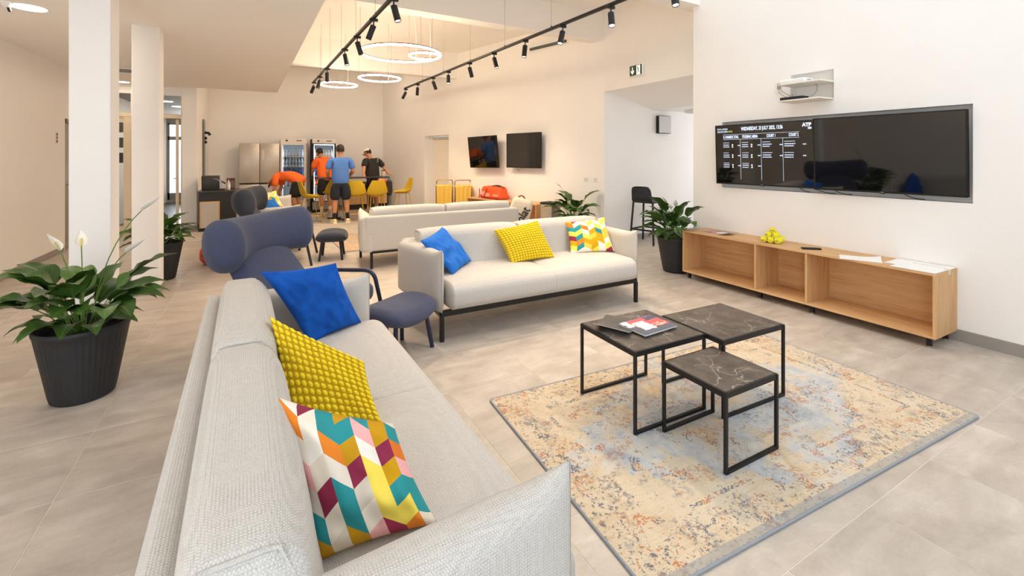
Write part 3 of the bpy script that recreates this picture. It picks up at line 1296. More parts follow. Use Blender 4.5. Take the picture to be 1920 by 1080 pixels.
# ------------------------------------------------------------------ rug
def rug_mat(name, W, H, dim=1.0):
    q = N(name)
    co = q.coord('Object')
    sx = q.n('ShaderNodeSeparateXYZ')
    q.l(co, sx.inputs[0])
    ax = q.math('ABSOLUTE', sx.outputs[0])
    ay = q.math('ABSOLUTE', sx.outputs[1])
    # wobble of the woven outlines
    wob = q.noise(co, 7, 3)
    w = q.math('MULTIPLY_ADD', wob, 0.16, -0.08)
    # distance (m) from the rug's edge
    ed = q.math('MINIMUM', q.math('SUBTRACT', W / 2, ax), q.math('SUBTRACT', H / 2, ay))
    # stepped central field
    dia = q.math('ADD', q.math('MULTIPLY', q.math('SNAP', ax, 0.09), 0.62), q.math('SNAP', ay, 0.07))
    dia = q.math('ADD', dia, w)
    field = q.math('LESS_THAN', dia, 0.66)
    inner = q.math('LESS_THAN', dia, 0.30)
    line1 = q.math('LESS_THAN', q.math('ABSOLUTE', q.math('SUBTRACT', dia, 0.665)), 0.016)
    line2 = q.math('LESS_THAN', q.math('ABSOLUTE', q.math('SUBTRACT', dia, 0.30)), 0.014)
    line3 = q.math('LESS_THAN', q.math('ABSOLUTE', q.math('SUBTRACT', q.math('ADD', ed, q.math('MULTIPLY', w, 0.25)), 0.235)), 0.012)
    border = q.math('LESS_THAN', q.math('ADD', ed, w), 0.16)
    # worn cream ground
    n1 = q.noise(co, 5, 5, 0.65, 0.8)
    n2 = q.noise(co, 70, 3, 0.7)
    mpx = q.n('ShaderNodeMapping')
    mpx.inputs['Scale'].default_value = (3, 26, 1)
    q.l(co, mpx.inputs[0])
    streak = q.noise(mpx.outputs[0], 4, 3, 0.7)
    base = q.ramp(q.math('ADD', q.math('MULTIPLY', n1, 0.65), q.math('MULTIPLY', streak, 0.35)),
                  [(0.34, S('#c2a988')), (0.46, S('#dac5a4')), (0.58, S('#e1d0b3')), (0.72, S('#cfc4b6'))])
    blue = q.ramp(q.noise(co, 9, 4, 0.65), [(0.35, S('#b3b8be')), (0.5, S('#c9cac9')), (0.66, S('#dcd2c2'))])
    fm = q.math('MULTIPLY', field, q.ramp(q.noise(co, 4.2, 4, 0.6), [(0.40, (0, 0, 0)), (0.52, (1, 1, 1))]))
    c = q.mix(fm, base, blue)
    gap = q.math('GREATER_THAN', q.noise(co, 95, 2, 0.6), 0.50)    # broken threads
    patch = q.math('GREATER_THAN', q.noise(co, 5.5, 3, 0.6), 0.50)
    # scattered blossoms
    vo = q.n('ShaderNodeTexVoronoi')
    q.set(vo, Scale=6.5, Randomness=0.85)
    q.l(co, vo.inputs['Vector'])
    ring = q.math('LESS_THAN', q.math('ABSOLUTE', q.math('SUBTRACT', q.math('ADD', vo.outputs['Distance'], q.math('MULTIPLY', q.noise(co, 60, 1), 0.22)), 0.23)), 0.075)
    sc = q.n('ShaderNodeSeparateColor')
    q.l(vo.outputs['Color'], sc.inputs[0])
    isor = q.math('LESS_THAN', sc.outputs[0], 0.55)
    isnv = q.math('GREATER_THAN', sc.outputs[0], 0.80)
    orange = q.math('MULTIPLY', q.math('MULTIPLY', ring, isor), gap)
    navy = q.math('MULTIPLY', q.math('MULTIPLY', ring, isnv), gap)
    # small speckles, thicker in the border and round the field
    sp = q.noise(co, 46, 4, 0.75)
    dens = q.math('ADD', q.math('MULTIPLY', border, 0.055), q.math('MULTIPLY', q.noise(co, 3.3, 2), 0.14))
    spk = q.math('GREATER_THAN', q.math('ADD', sp, dens), 0.71)
    sp2 = q.noise(q.coord('Object', (1.0, 1.03, 3)), 52, 4, 0.75)
    spo = q.math('GREATER_THAN', q.math('ADD', sp2, q.math('ADD', q.math('MULTIPLY', border, 0.04), q.math('MULTIPLY', q.noise(co, 2.7, 2, 0.5, 1.0), 0.14))), 0.715)
    lines = q.math('MULTIPLY', q.math('MAXIMUM', q.math('MAXIMUM', line1, line2), line3), q.math('MULTIPLY', gap, patch))
    lcol = q.mix(q.math('GREATER_THAN', q.noise(co, 6, 2), 0.5), S('#4f5a72'), S('#b36b2c'))
    c = q.mix(q.math('MULTIPLY', spo, 0.85), c, S('#b8742f'))
    c = q.mix(q.math('MULTIPLY', orange, 0.9), c, S('#c46f26'))
    c = q.mix(q.math('MULTIPLY', spk, 0.85), c, S('#4d5468'))
    c = q.mix(q.math('MULTIPLY', navy, 0.9), c, S('#414a63'))
    c = q.mix(q.math('MULTIPLY', lines, 0.85), c, lcol)
    for off, th, hx_ in ((0.0, 0.585, '#4a5268'), (9.3, 0.60, '#b9742f'), (17.1, 0.59, '#8a8f99')):
        mp = q.n('ShaderNodeMapping')
        mp.inputs['Location'].default_value = (off, off * 0.7, 0)
        q.l(co, mp.inputs[0])
        big = q.ramp(q.noise(mp.outputs[0], 4.6, 2, 0.5), [(th - 0.02, (0, 0, 0)), (th + 0.03, (1, 1, 1))])
        small = q.math('GREATER_THAN', q.noise(mp.outputs[0], 58, 4, 0.7), 0.525)
        c = q.mix(q.math('MULTIPLY', q.math('MULTIPLY', big, small), 0.6), c, S(hx_))
    edge = q.math('LESS_THAN', q.math('ADD', sx.outputs[1], H / 2), 0.042)
    c = q.mix(q.math('MULTIPLY', edge, q.math('MULTIPLY_ADD', n2, 0.6, 0.35)), c, S('#9b9d9c'))
    c = q.mix(0.10, c, n2)
    c = q.mix(1.0, c, (0.86, 0.86, 0.86, 1), 'MULTIPLY')
    if dim != 1.0:
        c = q.mix(0.45, c, S('#b08a62'))
    q.col(c)
    q.rough(0.95, 0, 0.1)
    q.b.inputs['Sheen Weight'].default_value = 0.2
    q.bump(q.noise(co, 420, 2), 0.5, 0.003)
    return q.m


def rug(label, W, H, loc, deg, mat):
    t = thing('rug', label, 'rug', loc, radians(deg))
    b = MB()
    nx, ny = 60, 40
    G = [[b.bm.verts.new((-W / 2 + W * i / nx, -H / 2 + H * j / ny, 0.009 + 0.0015 * noise.noise(Vector((i * 0.6, j * 0.6, 0))))) for j in range(ny + 1)] for i in range(nx + 1)]
    for i in range(nx):
        for j in range(ny):
            b.bm.faces.new((G[i][j], G[i + 1][j], G[i + 1][j + 1], G[i][j + 1]))
    b.build('pile', mat, t)
    b = MB()
    x, y = W / 2, H / 2
    b.tube(rounded([(-x, -y, 0.006), (x, -y, 0.006), (x, y, 0.006), (-x, y, 0.006)], 0.02, 4, True), 0.006, 8, closed=True)
    b.build('binding', plain('rug_binding', '#8d9298', 0.9), t)
    return t


rug('large worn cream and blue rug under the three coffee tables', 2.46, 1.40, (2.415, 1.765, 0.0), -2.6, rug_mat('rug_print', 2.46, 1.40))
rug('faded brown rug beyond the sofa seen from behind', 2.3, 1.6, (2.22, 8.38, 0.0), 2.5, rug_mat('rug_print_brown', 2.3, 1.6, 0.6))


# ------------------------------------------------------------------ coffee tables
def marble():
    q = N('dark_marble')
    co = q.coord('Object')
    oi = q.n('ShaderNodeObjectInfo')
    ad = q.n('ShaderNodeVectorMath', operation='ADD')
    cm = q.n('ShaderNodeCombineXYZ')
    q.l(q.math('MULTIPLY', oi.outputs['Random'], 20), cm.inputs[0])
    q.l(co, ad.inputs[0])
    q.l(cm.outputs[0], ad.inputs[1])
    v = ad.outputs[0]
    dn = q.n('ShaderNodeTexNoise')
    q.set(dn, Scale=5.0, Detail=4)
    q.l(v, dn.inputs['Vector'])
    mx = q.n('ShaderNodeVectorMath', operation='MULTIPLY_ADD')
    q.l(dn.outputs['Color'], mx.inputs[0])
    mx.inputs[1].default_value = (0.35, 0.35, 0.35)
    q.l(v, mx.inputs[2])
    vo = q.n('ShaderNodeTexVoronoi', feature='DISTANCE_TO_EDGE')
    q.set(vo, Scale=4.4)
    q.l(mx.outputs[0], vo.inputs['Vector'])
    vein = q.ramp(vo.outputs['Distance'], [(0.0, (1, 1, 1)), (0.012, (0.25, 0.25, 0.25)), (0.03, (0, 0, 0))])
    keep = q.ramp(q.noise(v, 4, 2), [(0.44, (0, 0, 0)), (0.6, (1, 1, 1))])
    f = q.math('MULTIPLY', vein, keep)
    cloud = q.noise(v, 9, 5, 0.65)
    base = q.ramp(cloud, [(0.35, S('#4a423c')), (0.6, S('#615850')), (0.75, S('#776e65'))])
    q.col(q.mix(q.math('MULTIPLY', f, 0.5), base, S('#c9c0b6')))
    q.rough(0.5, 0, 0.22)
    return q.m


M_MARBLE = marble()


def coffee_table(label, cx, cy, sx, sy, h, deg):
    t = thing('coffee_table', label, 'table', (cx, cy, 0), radians(deg), 'black framed coffee tables on the rug')
    x, y = sx / 2, sy / 2
    b = MB()
    b.span((-x + 0.004, -y + 0.004, h - 0.018), (x - 0.004, y - 0.004, h), bev=0.001)
    b.build('tabletop', M_MARBLE, t, smooth=0)
    w = 0.016
    b = MB()
    for a, c in (((-x, -y), (x, -y)), ((x, -y), (x, y)), ((x, y), (-x, y)), ((-x, y), (-x, -y))):
        b.bar((a[0], a[1], h - 0.016), (c[0], c[1], h - 0.016), 0.010, 0.028)
    b.build('top_frame', M_BLACK, t, smooth=0)
    for sx_ in (-1, 1):
        for sy_ in (-1, 1):
            b = MB()
            b.span((sx_ * x - w / 2, sy_ * y - w / 2, 0.0105), (sx_ * x + w / 2, sy_ * y + w / 2, h - 0.004), bev=0.001)
            b.build('leg', M_BLACK, t, smooth=0)
    for sy_ in (-1, 1):
        b = MB()
        b.bar((-x, sy_ * y, 0.0185), (x, sy_ * y, 0.0185), w, w)
        b.build('floor_bar', M_BLACK, t, smooth=0)
    return t


coffee_table('square black framed marble coffee table holding the magazines', 2.020, 2.058, 0.535, 0.475, 0.455, -1.0)
coffee_table('black framed marble coffee table nearest the oak sideboard, bare top', 2.575, 1.915, 0.55, 0.455, 0.457, -1.5)
coffee_table('smallest and lowest black framed marble coffee table in front of the other two', 2.10, 1.58, 0.395, 0.375, 0.395, 0.0)


# ------------------------------------------------------------------ magazines on the table
def cover_mat(name, blocks, base):
    """flat printed cover: blocks = (x0, x1, y0, y1, colour) in 0..1 with ragged edges"""
    q = N(name)
    co = q.coord('Generated')
    sx = q.n('ShaderNodeSeparateXYZ')
    q.l(co, sx.inputs[0])
    nz = q.math('MULTIPLY_ADD', q.noise(co, 9, 3), 0.2, -0.1)
    u = q.math('ADD', sx.outputs[0], nz)
    v = q.math('ADD', sx.outputs[1], nz)
    c = S(base)
    for x0, x1, y0, y1, h in blocks:
        m = q.math('MULTIPLY', q.math('MULTIPLY', q.math('GREATER_THAN', u, x0), q.math('LESS_THAN', u, x1)),
                   q.math('MULTIPLY', q.math('GREATER_THAN', v, y0), q.math('LESS_THAN', v, y1)))
        c = q.mix(m, c, S(h))
    q.col(c)
    q.rough(0.3, 0, 0.5)
    return q.m


M_PAPER = plain('white_paper', '#f2f0ec', 0.6)
M_PAGES = plain('paper_pages', '#dcdad6', 0.7)
M_COVER = cover_mat('pink_sports_cover', [(0.2, 0.98, 0.25, 0.95, '#dd5a5e'), (0.22, 0.55, 0.2, 0.75, '#efece8'), (0.66, 0.98, 0.72, 0.93, '#4a5266'), (0.02, 0.2, 0.55, 0.95, '#e8e6e2'), (0.6, 0.8, 0.42, 0.48, '#e6c9a8'), (0.6, 0.9, 0.30, 0.36, '#e6c9a8')], '#565c6b')
M_DARKCOVER = plain('dark_magazine_cover', '#4a4744', 0.35)


def magazine(label, loc, deg, mats, w=0.22, h=0.29, thick=0.012, curl=0.0, group=None, pages=True):
    t = thing('magazine', label, 'magazine', loc, radians(deg), group)
    n = 14

    def zc(u, v):
        return curl * max(0, u - 0.45) ** 2 * 3.2 * (0.6 + 0.4 * v)
    for nm, z0, z1, mat, inset in (('pages', 0.001, thick - 0.0012, M_PAGES, 0.003), ('cover', thick - 0.0010, thick, mats, 0.0)):
        b = MB()
        G = {}
        for i in range(n + 1):
            for j in range(5):
                for k, z in ((0, z0), (1, z1)):
                    u, v = i / n, j / 4
                    G[i, j, k] = b.bm.verts.new(((u - 0.5) * (w - 2 * inset), (v - 0.5) * (h - 2 * inset), z + zc(1 - u, v)))
        for i in range(n):
            for j in range(4):
                b.bm.faces.new((G[i, j, 1], G[i + 1, j, 1], G[i + 1, j + 1, 1], G[i, j + 1, 1]))
                b.bm.faces.new((G[i, j, 0], G[i, j + 1, 0], G[i + 1, j + 1, 0], G[i + 1, j, 0]))
            b.bm.faces.new((G[i, 0, 0], G[i + 1, 0, 0], G[i + 1, 0, 1], G[i, 0, 1]))
            b.bm.faces.new((G[i, 4, 0], G[i, 4, 1], G[i + 1, 4, 1], G[i + 1, 4, 0]))
        for j in range(4):
            b.bm.faces.new((G[0, j, 0], G[0, j, 1], G[0, j + 1, 1], G[0, j + 1, 0]))
            b.bm.faces.new((G[n, j, 0], G[n, j + 1, 0], G[n, j + 1, 1], G[n, j, 1]))
        b.build(nm, mat, t, smooth=50)
    return t


magazine('dark covered magazine with curled edge, underneath on the square coffee table', (1.915, 2.155, 0.4556), 34, M_DARKCOVER, 0.30, 0.22, 0.007, 0.045)
magazine('pink and white sports magazine on top of the dark one on the square coffee table', (2.06, 2.045, 0.4646), 4, M_COVER, 0.29, 0.22, 0.012)


# ------------------------------------------------------------------ oak sideboard
def oak(name, grain, tone=1.0):
    q = N(name)
    sc = [28, 28, 28]
    sc[grain] = 1.6
    co = q.coord('Object', tuple(sc))
    n1 = q.noise(co, 1.0, 6, 0.65, 0.8)
    sc2 = [120, 120, 120]
    sc2[grain] = 5
    n2 = q.noise(q.coord('Object', tuple(sc2)), 1.0, 3, 0.6)
    sc3 = [7, 7, 7]
    sc3[grain] = 0.5
    n3 = q.noise(q.coord('Object', tuple(sc3)), 1.0, 3, 0.5, 1.5)
    f = q.math('ADD', q.math('MULTIPLY', n1, 0.5), q.math('ADD', q.math('MULTIPLY', n2, 0.25), q.math('MULTIPLY', n3, 0.35)))
    q.col(q.ramp(f, [(0.38, S('#b98a5a')), (0.52, S('#cfa371')), (0.66, S('#dab383')), (0.8, S('#c79a68'))]))
    q.rough(0.5, 0, 0.35)
    q.bump(n2, 0.1, 0.001)
    return q.m


M_OAK_Y = oak('oak_grain_along', 1)
M_OAK_Z = oak('oak_grain_upright', 2)
M_OAK_X = oak('oak_grain_across', 0)


def sideboard(label, loc, rz, y0, y1, divs, depth, z0, z1, feet):
    """open shelf unit: local y along its length, local -x is its open front"""
    t = thing('sideboard', label, 'sideboard', loc, rz)
    th = 0.018
    b = MB()
    b.span((0, y0, z1 - th), (depth, y1, z1), bev=0.001)
    b.build('top_panel', M_OAK_Y, t, smooth=0)
    b = MB()
    b.span((0, y0 + th, z0), (depth, y1 - th, z0 + th), bev=0.001)
    b.build('bottom_panel', M_OAK_Y, t, smooth=0)
    for y in (y0, y1 - th):
        b = MB()
        b.span((0, y, z0), (depth, y + th, z1 - th), bev=0.001)
        b.build('end_panel', M_OAK_Z, t, smooth=0)
    for y in divs:
        b = MB()
        b.span((0.004, y - th / 2, z0 + th), (depth - 0.01, y + th / 2, z1 - th))
        b.build('divider', M_OAK_Z, t, smooth=0)
    b = MB()
    b.span((depth - 0.010, y0 + th, z0 + th), (depth, y1 - th, z1 - th))
    b.build('back_panel', M_OAK_Y, t, smooth=0)
    for y in feet:
        for x in (0.05, depth - 0.06):
            b = MB()
            b.span((x - 0.016, y - 0.016, 0.012), (x + 0.016, y + 0.016, z0), bev=0.002)
            f = b.build('foot', M_BLACK, t, smooth=0)
            b = MB()
            b.cyl((x, y, 0), (x, y, 0.014), 0.017, seg=14)
            b.build('foot_cap', M_STEEL, f)
    return t


SB = sideboard('long open oak sideboard with three compartments below the two large screens', (4.553, 0, 0), 0, 1.517, 3.935, [2.99, 2.475], 0.412, 0.083, 0.592, [1.57, 2.44, 2.96, 3.87])
SBZ = 0.5925
magazine('sports magazine lying on the far end of the oak sideboard', (4.73, 3.55, SBZ), 100, M_COVER, 0.30, 0.22, 0.010, 0.03)


def sheet(label, loc, deg, w, h, curl, mat=M_PAPER):
    b = MB()
    n = 10
    G = [[b.bm.verts.new(((i / n - 0.5) * w, (j / n - 0.5) * h, 0.0008 + curl * max(0, (i / n) * (j / n) - 0.45) ** 2 * 2)) for j in range(n + 1)] for i in range(n + 1)]
    for i in range(n):
        for j in range(n):
            b.bm.faces.new((G[i][j], G[i + 1][j], G[i + 1][j + 1], G[i][j + 1]))
    r = bmesh.ops.extrude_face_region(b.bm, geom=b.bm.faces[:])
    for v in r['geom']:
        if isinstance(v, bmesh.types.BMVert):
            v.co.z += 0.0006
    o = b.build('paper_sheet', mat)
    o.location = loc
    o.rotation_euler = (0, 0, radians(deg))
    return tag(o, label, 'paper')


sheet('loose white sheet with a curled corner on the oak sideboard, beside the remote control', (4.66, 2.07, SBZ), -64, 0.30, 0.21, 0.035)
ps = sheet('white notice taped flat at the near end of the oak sideboard', (4.757, 1.668, SBZ + 0.0012), 0, 0.40, 0.296, 0.0)
sheet('white sheet lying under the edge of the taped notice', (4.82, 1.80, SBZ), 2, 0.28, 0.21, 0.0)
M_INK = plain('faded_ink', '#8d8a86', 0.7)
pr = []
rr = random.Random(4)
b = MB()
for r_, (yy, n_) in enumerate(((0.105, 11), (0.085, 7))):
    for k in range(n_):
        w_ = rr.uniform(0.012, 0.026)
        xx = -0.05 + k * 0.022 if r_ == 0 else 0.0 + k * 0.022
# a heading line of small print, read from the open front side
for k in range(12):
    b.span((0.105, 0.10 - k * 0.018, 0.0016), (0.117, 0.10 - k * 0.018 - rr.uniform(0.009, 0.015), 0.0017))
b.build('heading_print', M_INK, ps, smooth=0)
b = MB()
b.span((0.03, -0.1485, -0.035), (0.08, -0.1525, 0.0016))
b.span((0.03, -0.149, 0.0012), (0.08, -0.12, 0.0018))
b.build('tape', plain('clear_tape', '#d8c7aa', 0.3), ps, smooth=0)

# remote control
b = MB()
b.rbox((0.085, 0.022, 0.008), 0.007, 3, 4)
o = b.build('remote_control', M_BLACKMATT)
tag(o, 'slim black remote control lying on the oak sideboard', 'remote')
o.location = (4.712, 2.51, SBZ + 0.0085)
o.rotation_euler = (0, 0, radians(-42))
b = MB()
for i in range(7):
    for j in range(3):
        b.cyl((-0.065 + i * 0.018, -0.011 + j * 0.011, 0.007), (-0.065 + i * 0.018, -0.011 + j * 0.011, 0.0092), 0.0035, seg=8)
b.build('buttons', plain('remote_buttons', '#5a5a5a', 0.6), o)

# ------------------------------------------------------------------ pyramid of tennis balls
q = N('tennis_felt')
q.col(q.ramp(q.noise(q.coord('Object'), 300, 2), [(0.3, S('#e3d400')), (0.7, S('#f8ea1c'))]))
q.rough(0.95, 0, 0.1)
q.b.inputs['Sheen Weight'].default_value = 0.3
q.bump(q.noise(q.coord('Object'), 900, 2), 0.5, 0.002)
M_FELT = q.m
M_SEAMW = plain('ball_seam', '#efeec8', 0.8)
M_BALLPRINT = plain('ball_print', '#1d4a45', 0.7)
b = MB()
b.sphere((0, 0, 0), 0.033, 20, 14)
ball_me = b.build('tennis_ball', M_FELT)
b = MB()
pts = []
for k in range(48):
    a = 2 * pi * k / 48
    p = Vector((cos(a) + 0.42 * cos(3 * a) * 0.6, sin(a) - 0.42 * sin(3 * a) * 0.6, 0.95 * sin(2 * a)))
    pts.append(p.normalized() * 0.0327)
b.tube(pts, 0.0012, 5, closed=True)
seam0 = b.build('ball_seam', M_SEAMW, ball_me)
lm = text_mesh('WTB', 0.016, bold=0.0006)
for v in lm.vertices:
    x, y = v.co.x, v.co.y
    p = Vector((x, -0.0333, y))
    v.co = p.normalized() * 0.0334
lab0 = finish(lm, 'ball_print', M_BALLPRINT, ball_me)
balls = []
r = 0.0331
for lev, nn in enumerate((3, 2, 1)):
    for i in range(nn):
        for j in range(nn):
            balls.append((lev, (i - (nn - 1) / 2) * 2 * r, (j - (nn - 1) / 2) * 2 * r, SBZ + r + lev * r * sqrt(2)))
cxb, cyb = 4.737, 2.91
Rb = Matrix.Rotation(radians(14), 2)
NEAR = {0: 'bottom', 1: 'middle'}
for k, (lev, x, y, z) in enumerate(balls):
    o = ball_me if k == 0 else copy_tree(ball_me)
    p = Rb @ Vector((x, y))
    o.location = (cxb + p.x, cyb + p.y, z)
    # turn the print to the room, a little differently on every ball
    rz = -pi / 2 - 0.25 + random.Random(k).uniform(-0.5, 0.5)
    o.rotation_euler = (random.Random(k + 50).uniform(-0.3, 0.3), 0, rz if k != len(balls) - 1 else rz + 1.0)
    if lev == 2:
        lab = 'yellow tennis ball at the very top of the ball pyramid on the oak sideboard'
    else:
        n3 = (3, 2)[lev]
        kk = k if lev == 0 else k - 9
        i, j = kk // n3, kk % n3
        depth_word = ('front', 'middle', 'wall')[i] if n3 == 3 else ('front', 'wall')[i]
        side_word = ('sheet-side', 'central', 'magazine-side')[j] if n3 == 3 else ('sheet-side', 'magazine-side')[j]
        lab = 'yellow tennis ball in the %s layer of the pyramid, %s row, %s place' % (NEAR[lev], depth_word, side_word)
    tag(o, lab, 'ball', 'yellow tennis balls stacked in a pyramid')

# ------------------------------------------------------------------ the two large screens
M_SCREEN = N('dark_screen_glass')
M_SCREEN.col(S('#0b0b0b'))
M_SCREEN.rough(0.04, 0, 0.62)
M_SCREEN.b.inputs['Coat Weight'].default_value = 0.5
M_SCREEN.b.inputs['Coat Roughness'].default_value = 0.02
M_SCREEN = M_SCREEN.m
M_BEZEL = plain('screen_bezel', '#1b1917', 0.3, 0.2)


def screen(name, label, M, w, h, group=None, depth=0.05):
    """flat screen; local x right as seen, local y up, local z towards the viewer; origin at its centre"""
    t = thing(name, label, 'screen', group=group)
    t.matrix_world = M
    b = MB()
    b.span((-w / 2, -h / 2, -depth), (w / 2, h / 2, -0.004), bev=0.003)
    b.build('housing', M_BLACKMATT, t, smooth=0)
    e = 0.011
    b = MB()
    for a, c in (((-w / 2, -h / 2), (w / 2, -h / 2 + e * 1.5)), ((-w / 2, h / 2 - e), (w / 2, h / 2)), ((-w / 2, -h / 2), (-w / 2 + e, h / 2)), ((w / 2 - e, -h / 2), (w / 2, h / 2))):
        b.span((a[0], a[1], -0.006), (c[0], c[1], 0.002))
    b.span((-0.018, -h / 2 - 0.006, -0.01), (0.018, -h / 2 + 0.002, 0.001))
    b.build('bezel', M_BEZEL, t, smooth=0)
    b = MB()
    b.span((-w / 2 + e, -h / 2 + e * 1.5, -0.004), (w / 2 - e, h / 2 - e, -0.001))
    b.build('display', M_SCREEN, t, smooth=0)
    b = MB()
    b.span((-0.25, -0.18, -depth - 0.05), (0.25, 0.18, -depth - 0.0))
    b.build('wall_bracket', M_BLACKMATT, t, smooth=0)
    b = MB()
    b.span((-0.012, -h / 2 + 0.004, 0.002), (0.012, -h / 2 + 0.010, 0.0026))
    b.build('maker_mark', plain('maker_mark', '#b8b8b8', 0.3, 0.6), t, smooth=0)
    return t


GS = 'large screens in the wall recess'
Mx = lambda x, y, z: frame_matrix((x, y, z), (0, -1, 0), (0, 0, 1))
TILT = Matrix.Rotation(radians(3.8), 4, 'Y') @ Matrix.Rotation(radians(2.2), 4, 'X')
s1 = screen('wall_screen', 'left large screen in the recess, lit with the court schedule', Mx(4.905, 3.143, 1.527) @ TILT, 1.118, 0.708, GS)
s2 = screen('wall_screen', 'right large screen in the recess, dark and switched off', Mx(4.905, 2.010, 1.527) @ TILT, 1.125, 0.712, GS)
M_TXT = emit('screen_text', (0.66, 0.77, 0.95), 0.95)
M_TXTDIM = emit('screen_small_text', (0.60, 0.72, 0.92), 0.5)
M_TXTYEL = emit('screen_yellow_text', (0.55, 0.62, 0.08), 0.7)
M_TXTDOT = emit('screen_flags', (0.70, 0.66, 0.62), 0.8)
W, Hh = 1.118, 0.708


def at(u, v, z=0.0005):
    return Matrix.Translation((-W / 2 + u * W, Hh / 2 - v * Hh, z))


items = [('WEDNESDAY, 23 JULY 2025, 13:56', 0.056, at(0.503, 0.082), dict(squeeze=0.56, bold=0.001)),
         ('PLAVA LAGUNA', 0.030, at(0.024, 0.072), dict(squeeze=0.62, align='LEFT')),
         ('CROATIA OPEN', 0.030, at(0.024, 0.116), dict(squeeze=0.62, align='LEFT')),
         ('G. IVANISEVIC STAD.', 0.045, at(0.180, 0.210), dict(squeeze=0.46, bold=0.001)),
         ('STUDENAC ARENA', 0.045, at(0.386, 0.210), dict(squeeze=0.46, bold=0.001)),
         ('COURT 1', 0.045, at(0.600, 0.209), dict(squeeze=0.52, bold=0.001)),
         ('COURT 2', 0.045, at(0.809, 0.208), dict(squeeze=0.52, bold=0.001)),
         ('ATP', 0.050, at(0.925, 0.068), dict(squeeze=0.95, bold=0.0022)),
         ('250', 0.028, at(0.950, 0.118), dict(squeeze=0.85, bold=0.001))]
for it in items:
    texts('schedule_heading', [it], M_TXT, s1)
texts('schedule_place', [('UMAG', 0.030, at(0.150, 0.116), dict(squeeze=0.62, align='LEFT'))], M_TXTYEL, s1)
b = MB()


def rule(u0, v0, u1, v1, w=0.004):
    b.span((-W / 2 + u0 * W - (w / 2 if u0 == u1 else 0), Hh / 2 - v0 * Hh - (w / 2 if v0 == v1 else 0), 0.0002),
           (-W / 2 + u1 * W + (w / 2 if u0 == u1 else 0), Hh / 2 - v1 * Hh + (w / 2 if v0 == v1 else 0), 0.0008))


rule(0.09, 0.165, 0.86, 0.165, 0.003)
rule(0.09, 0.248, 0.86, 0.248, 0.003)
for u in (0.283, 0.50, 0.71):
    rule(u, 0.25, u, 0.91, 0.003)
b.build('schedule_rules', M_TXTDIM, s1, smooth=0)
# the small print of the schedule is unreadable in the photograph: bars of print
b = MB()
rr = random.Random(11)


def words(u, v, n, h=0.011, wmax=0.05):
    x = u
    for k in range(n * 3):
        w_ = rr.uniform(0.02, wmax) / 3
        b.span((-W / 2 + x * W, Hh / 2 - v * Hh - h / 2, 0.0002), (-W / 2 + (x + w_) * W, Hh / 2 - v * Hh + h / 2, 0.0008))
        x += w_ + 0.003


ROWS = ((0.303, 0.340, 0.372), (0.473, 0.509, 0.543), (0.644, 0.675, 0.710))
for ci, (u0, un, ut) in enumerate(((0.092, 3, 0.255), (0.302, 3, 0.465), (0.514, 2, 0.68), (0.724, 2, 0.89))):
    for ri in range(un):
        for li, v0 in enumerate(ROWS[ri]):
            words(u0, v0, 2, 0.006 if li == 0 else 0.010, 0.03 if ci < 2 else 0.05)
        words(ut, ROWS[ri][1] + 0.01, 1, 0.012, 0.022)
b.build('schedule_entries', M_TXTDIM, s1, smooth=0)
b = MB()
for ci, u in enumerate((0.196, 0.402)):
    for ri in range(3):
        for dv in (1, 2):
            v0 = ROWS[ri][dv]
            b.cyl((-W / 2 + u * W, Hh / 2 - v0 * Hh, 0.0002), (-W / 2 + u * W, Hh / 2 - v0 * Hh, 0.001), 0.009, seg=12)
b.build('schedule_flags', M_TXTDOT, s1, smooth=0)
# loose cables under the screens
for k, (y, z, dy) in enumerate(((2.76, 1.135, 0.05), (2.62, 1.14, 0.16), (2.44, 1.135, 0.12), (1.88, 1.14, 0.12))):
    b = MB()
    b.tube(arc((4.95, y, 1.19), (4.99, y - dy * 0.3, 1.13), (5.07, y - dy, 1.128), 8), 0.0035, 6)
    o = b.build('screen_cable', M_BLACKMATT)
    tag(o, ('short black cable under the lit schedule screen', 'black cable loop below the gap between the large screens', 'thin black cable under the dark screen, near the gap', 'black cable under the middle of the dark screen')[k], 'cable', 'cables below the large screens')

# ------------------------------------------------------------------ shelves in the small recess
M_SHELF = plain('white_shelf', '#eee9df', 0.45)
for z, lab in ((2.243, 'upper white shelf in the small recess, carrying the router'), (2.072, 'lower white shelf in the small recess, carrying the black box')):
    b = MB()
    b.span((4.725, 2.437, z), (5.075, 2.853, z + 0.013), bev=0.002)
    o = tag(b.build('wall_shelf', M_SHELF), lab, 'shelf', 'white shelves in the small recess')
    b = MB()
    b.span((5.0, 2.438, z + 0.013), (5.05, 2.452, z + 0.06), bev=0.002)
    b.build('bracket', M_STEEL, o, smooth=0)
b = MB()
b.rbox((0.085, 0.13, 0.022), 0.018, 4, 6, None)
o = tag(b.build('router', M_WHITEPL), 'white internet router on the upper small shelf', 'router')
o.location = (4.83, 2.72, 2.279)
b = MB()
b.box((0.0, -0.132, 0), (0.08, 0.004, 0.006))
b.build('port_strip', M_GREYMETAL, o, smooth=0)
b = MB()
b.rbox((0.06, 0.115, 0.017), 0.008, 3, 4, None)
o = tag(b.build('media_box', M_BLACKMATT), 'black media box with plugs on the lower small shelf', 'media player')
o.location = (4.82, 2.735, 2.1025)
b = MB()
b.cyl((0.0, 0.03, 0.017), (0.0, 0.03, 0.05), 0.012, seg=10)
b.cyl((0.0, 0.0, 0.017), (0.0, 0.0, 0.035), 0.009, seg=10)
b.build('plug', M_STEEL, o)
b = MB()
b.span((4.956, 2.935, 2.205), (4.971, 3.02, 2.325), bev=0.003)
o = tag(b.build('socket_plate', M_WHITEPL), 'white network socket plate left of the small recess', 'socket')
b = MB()
b.span((4.945, 2.95, 2.24), (4.957, 2.99, 2.30), bev=0.002)
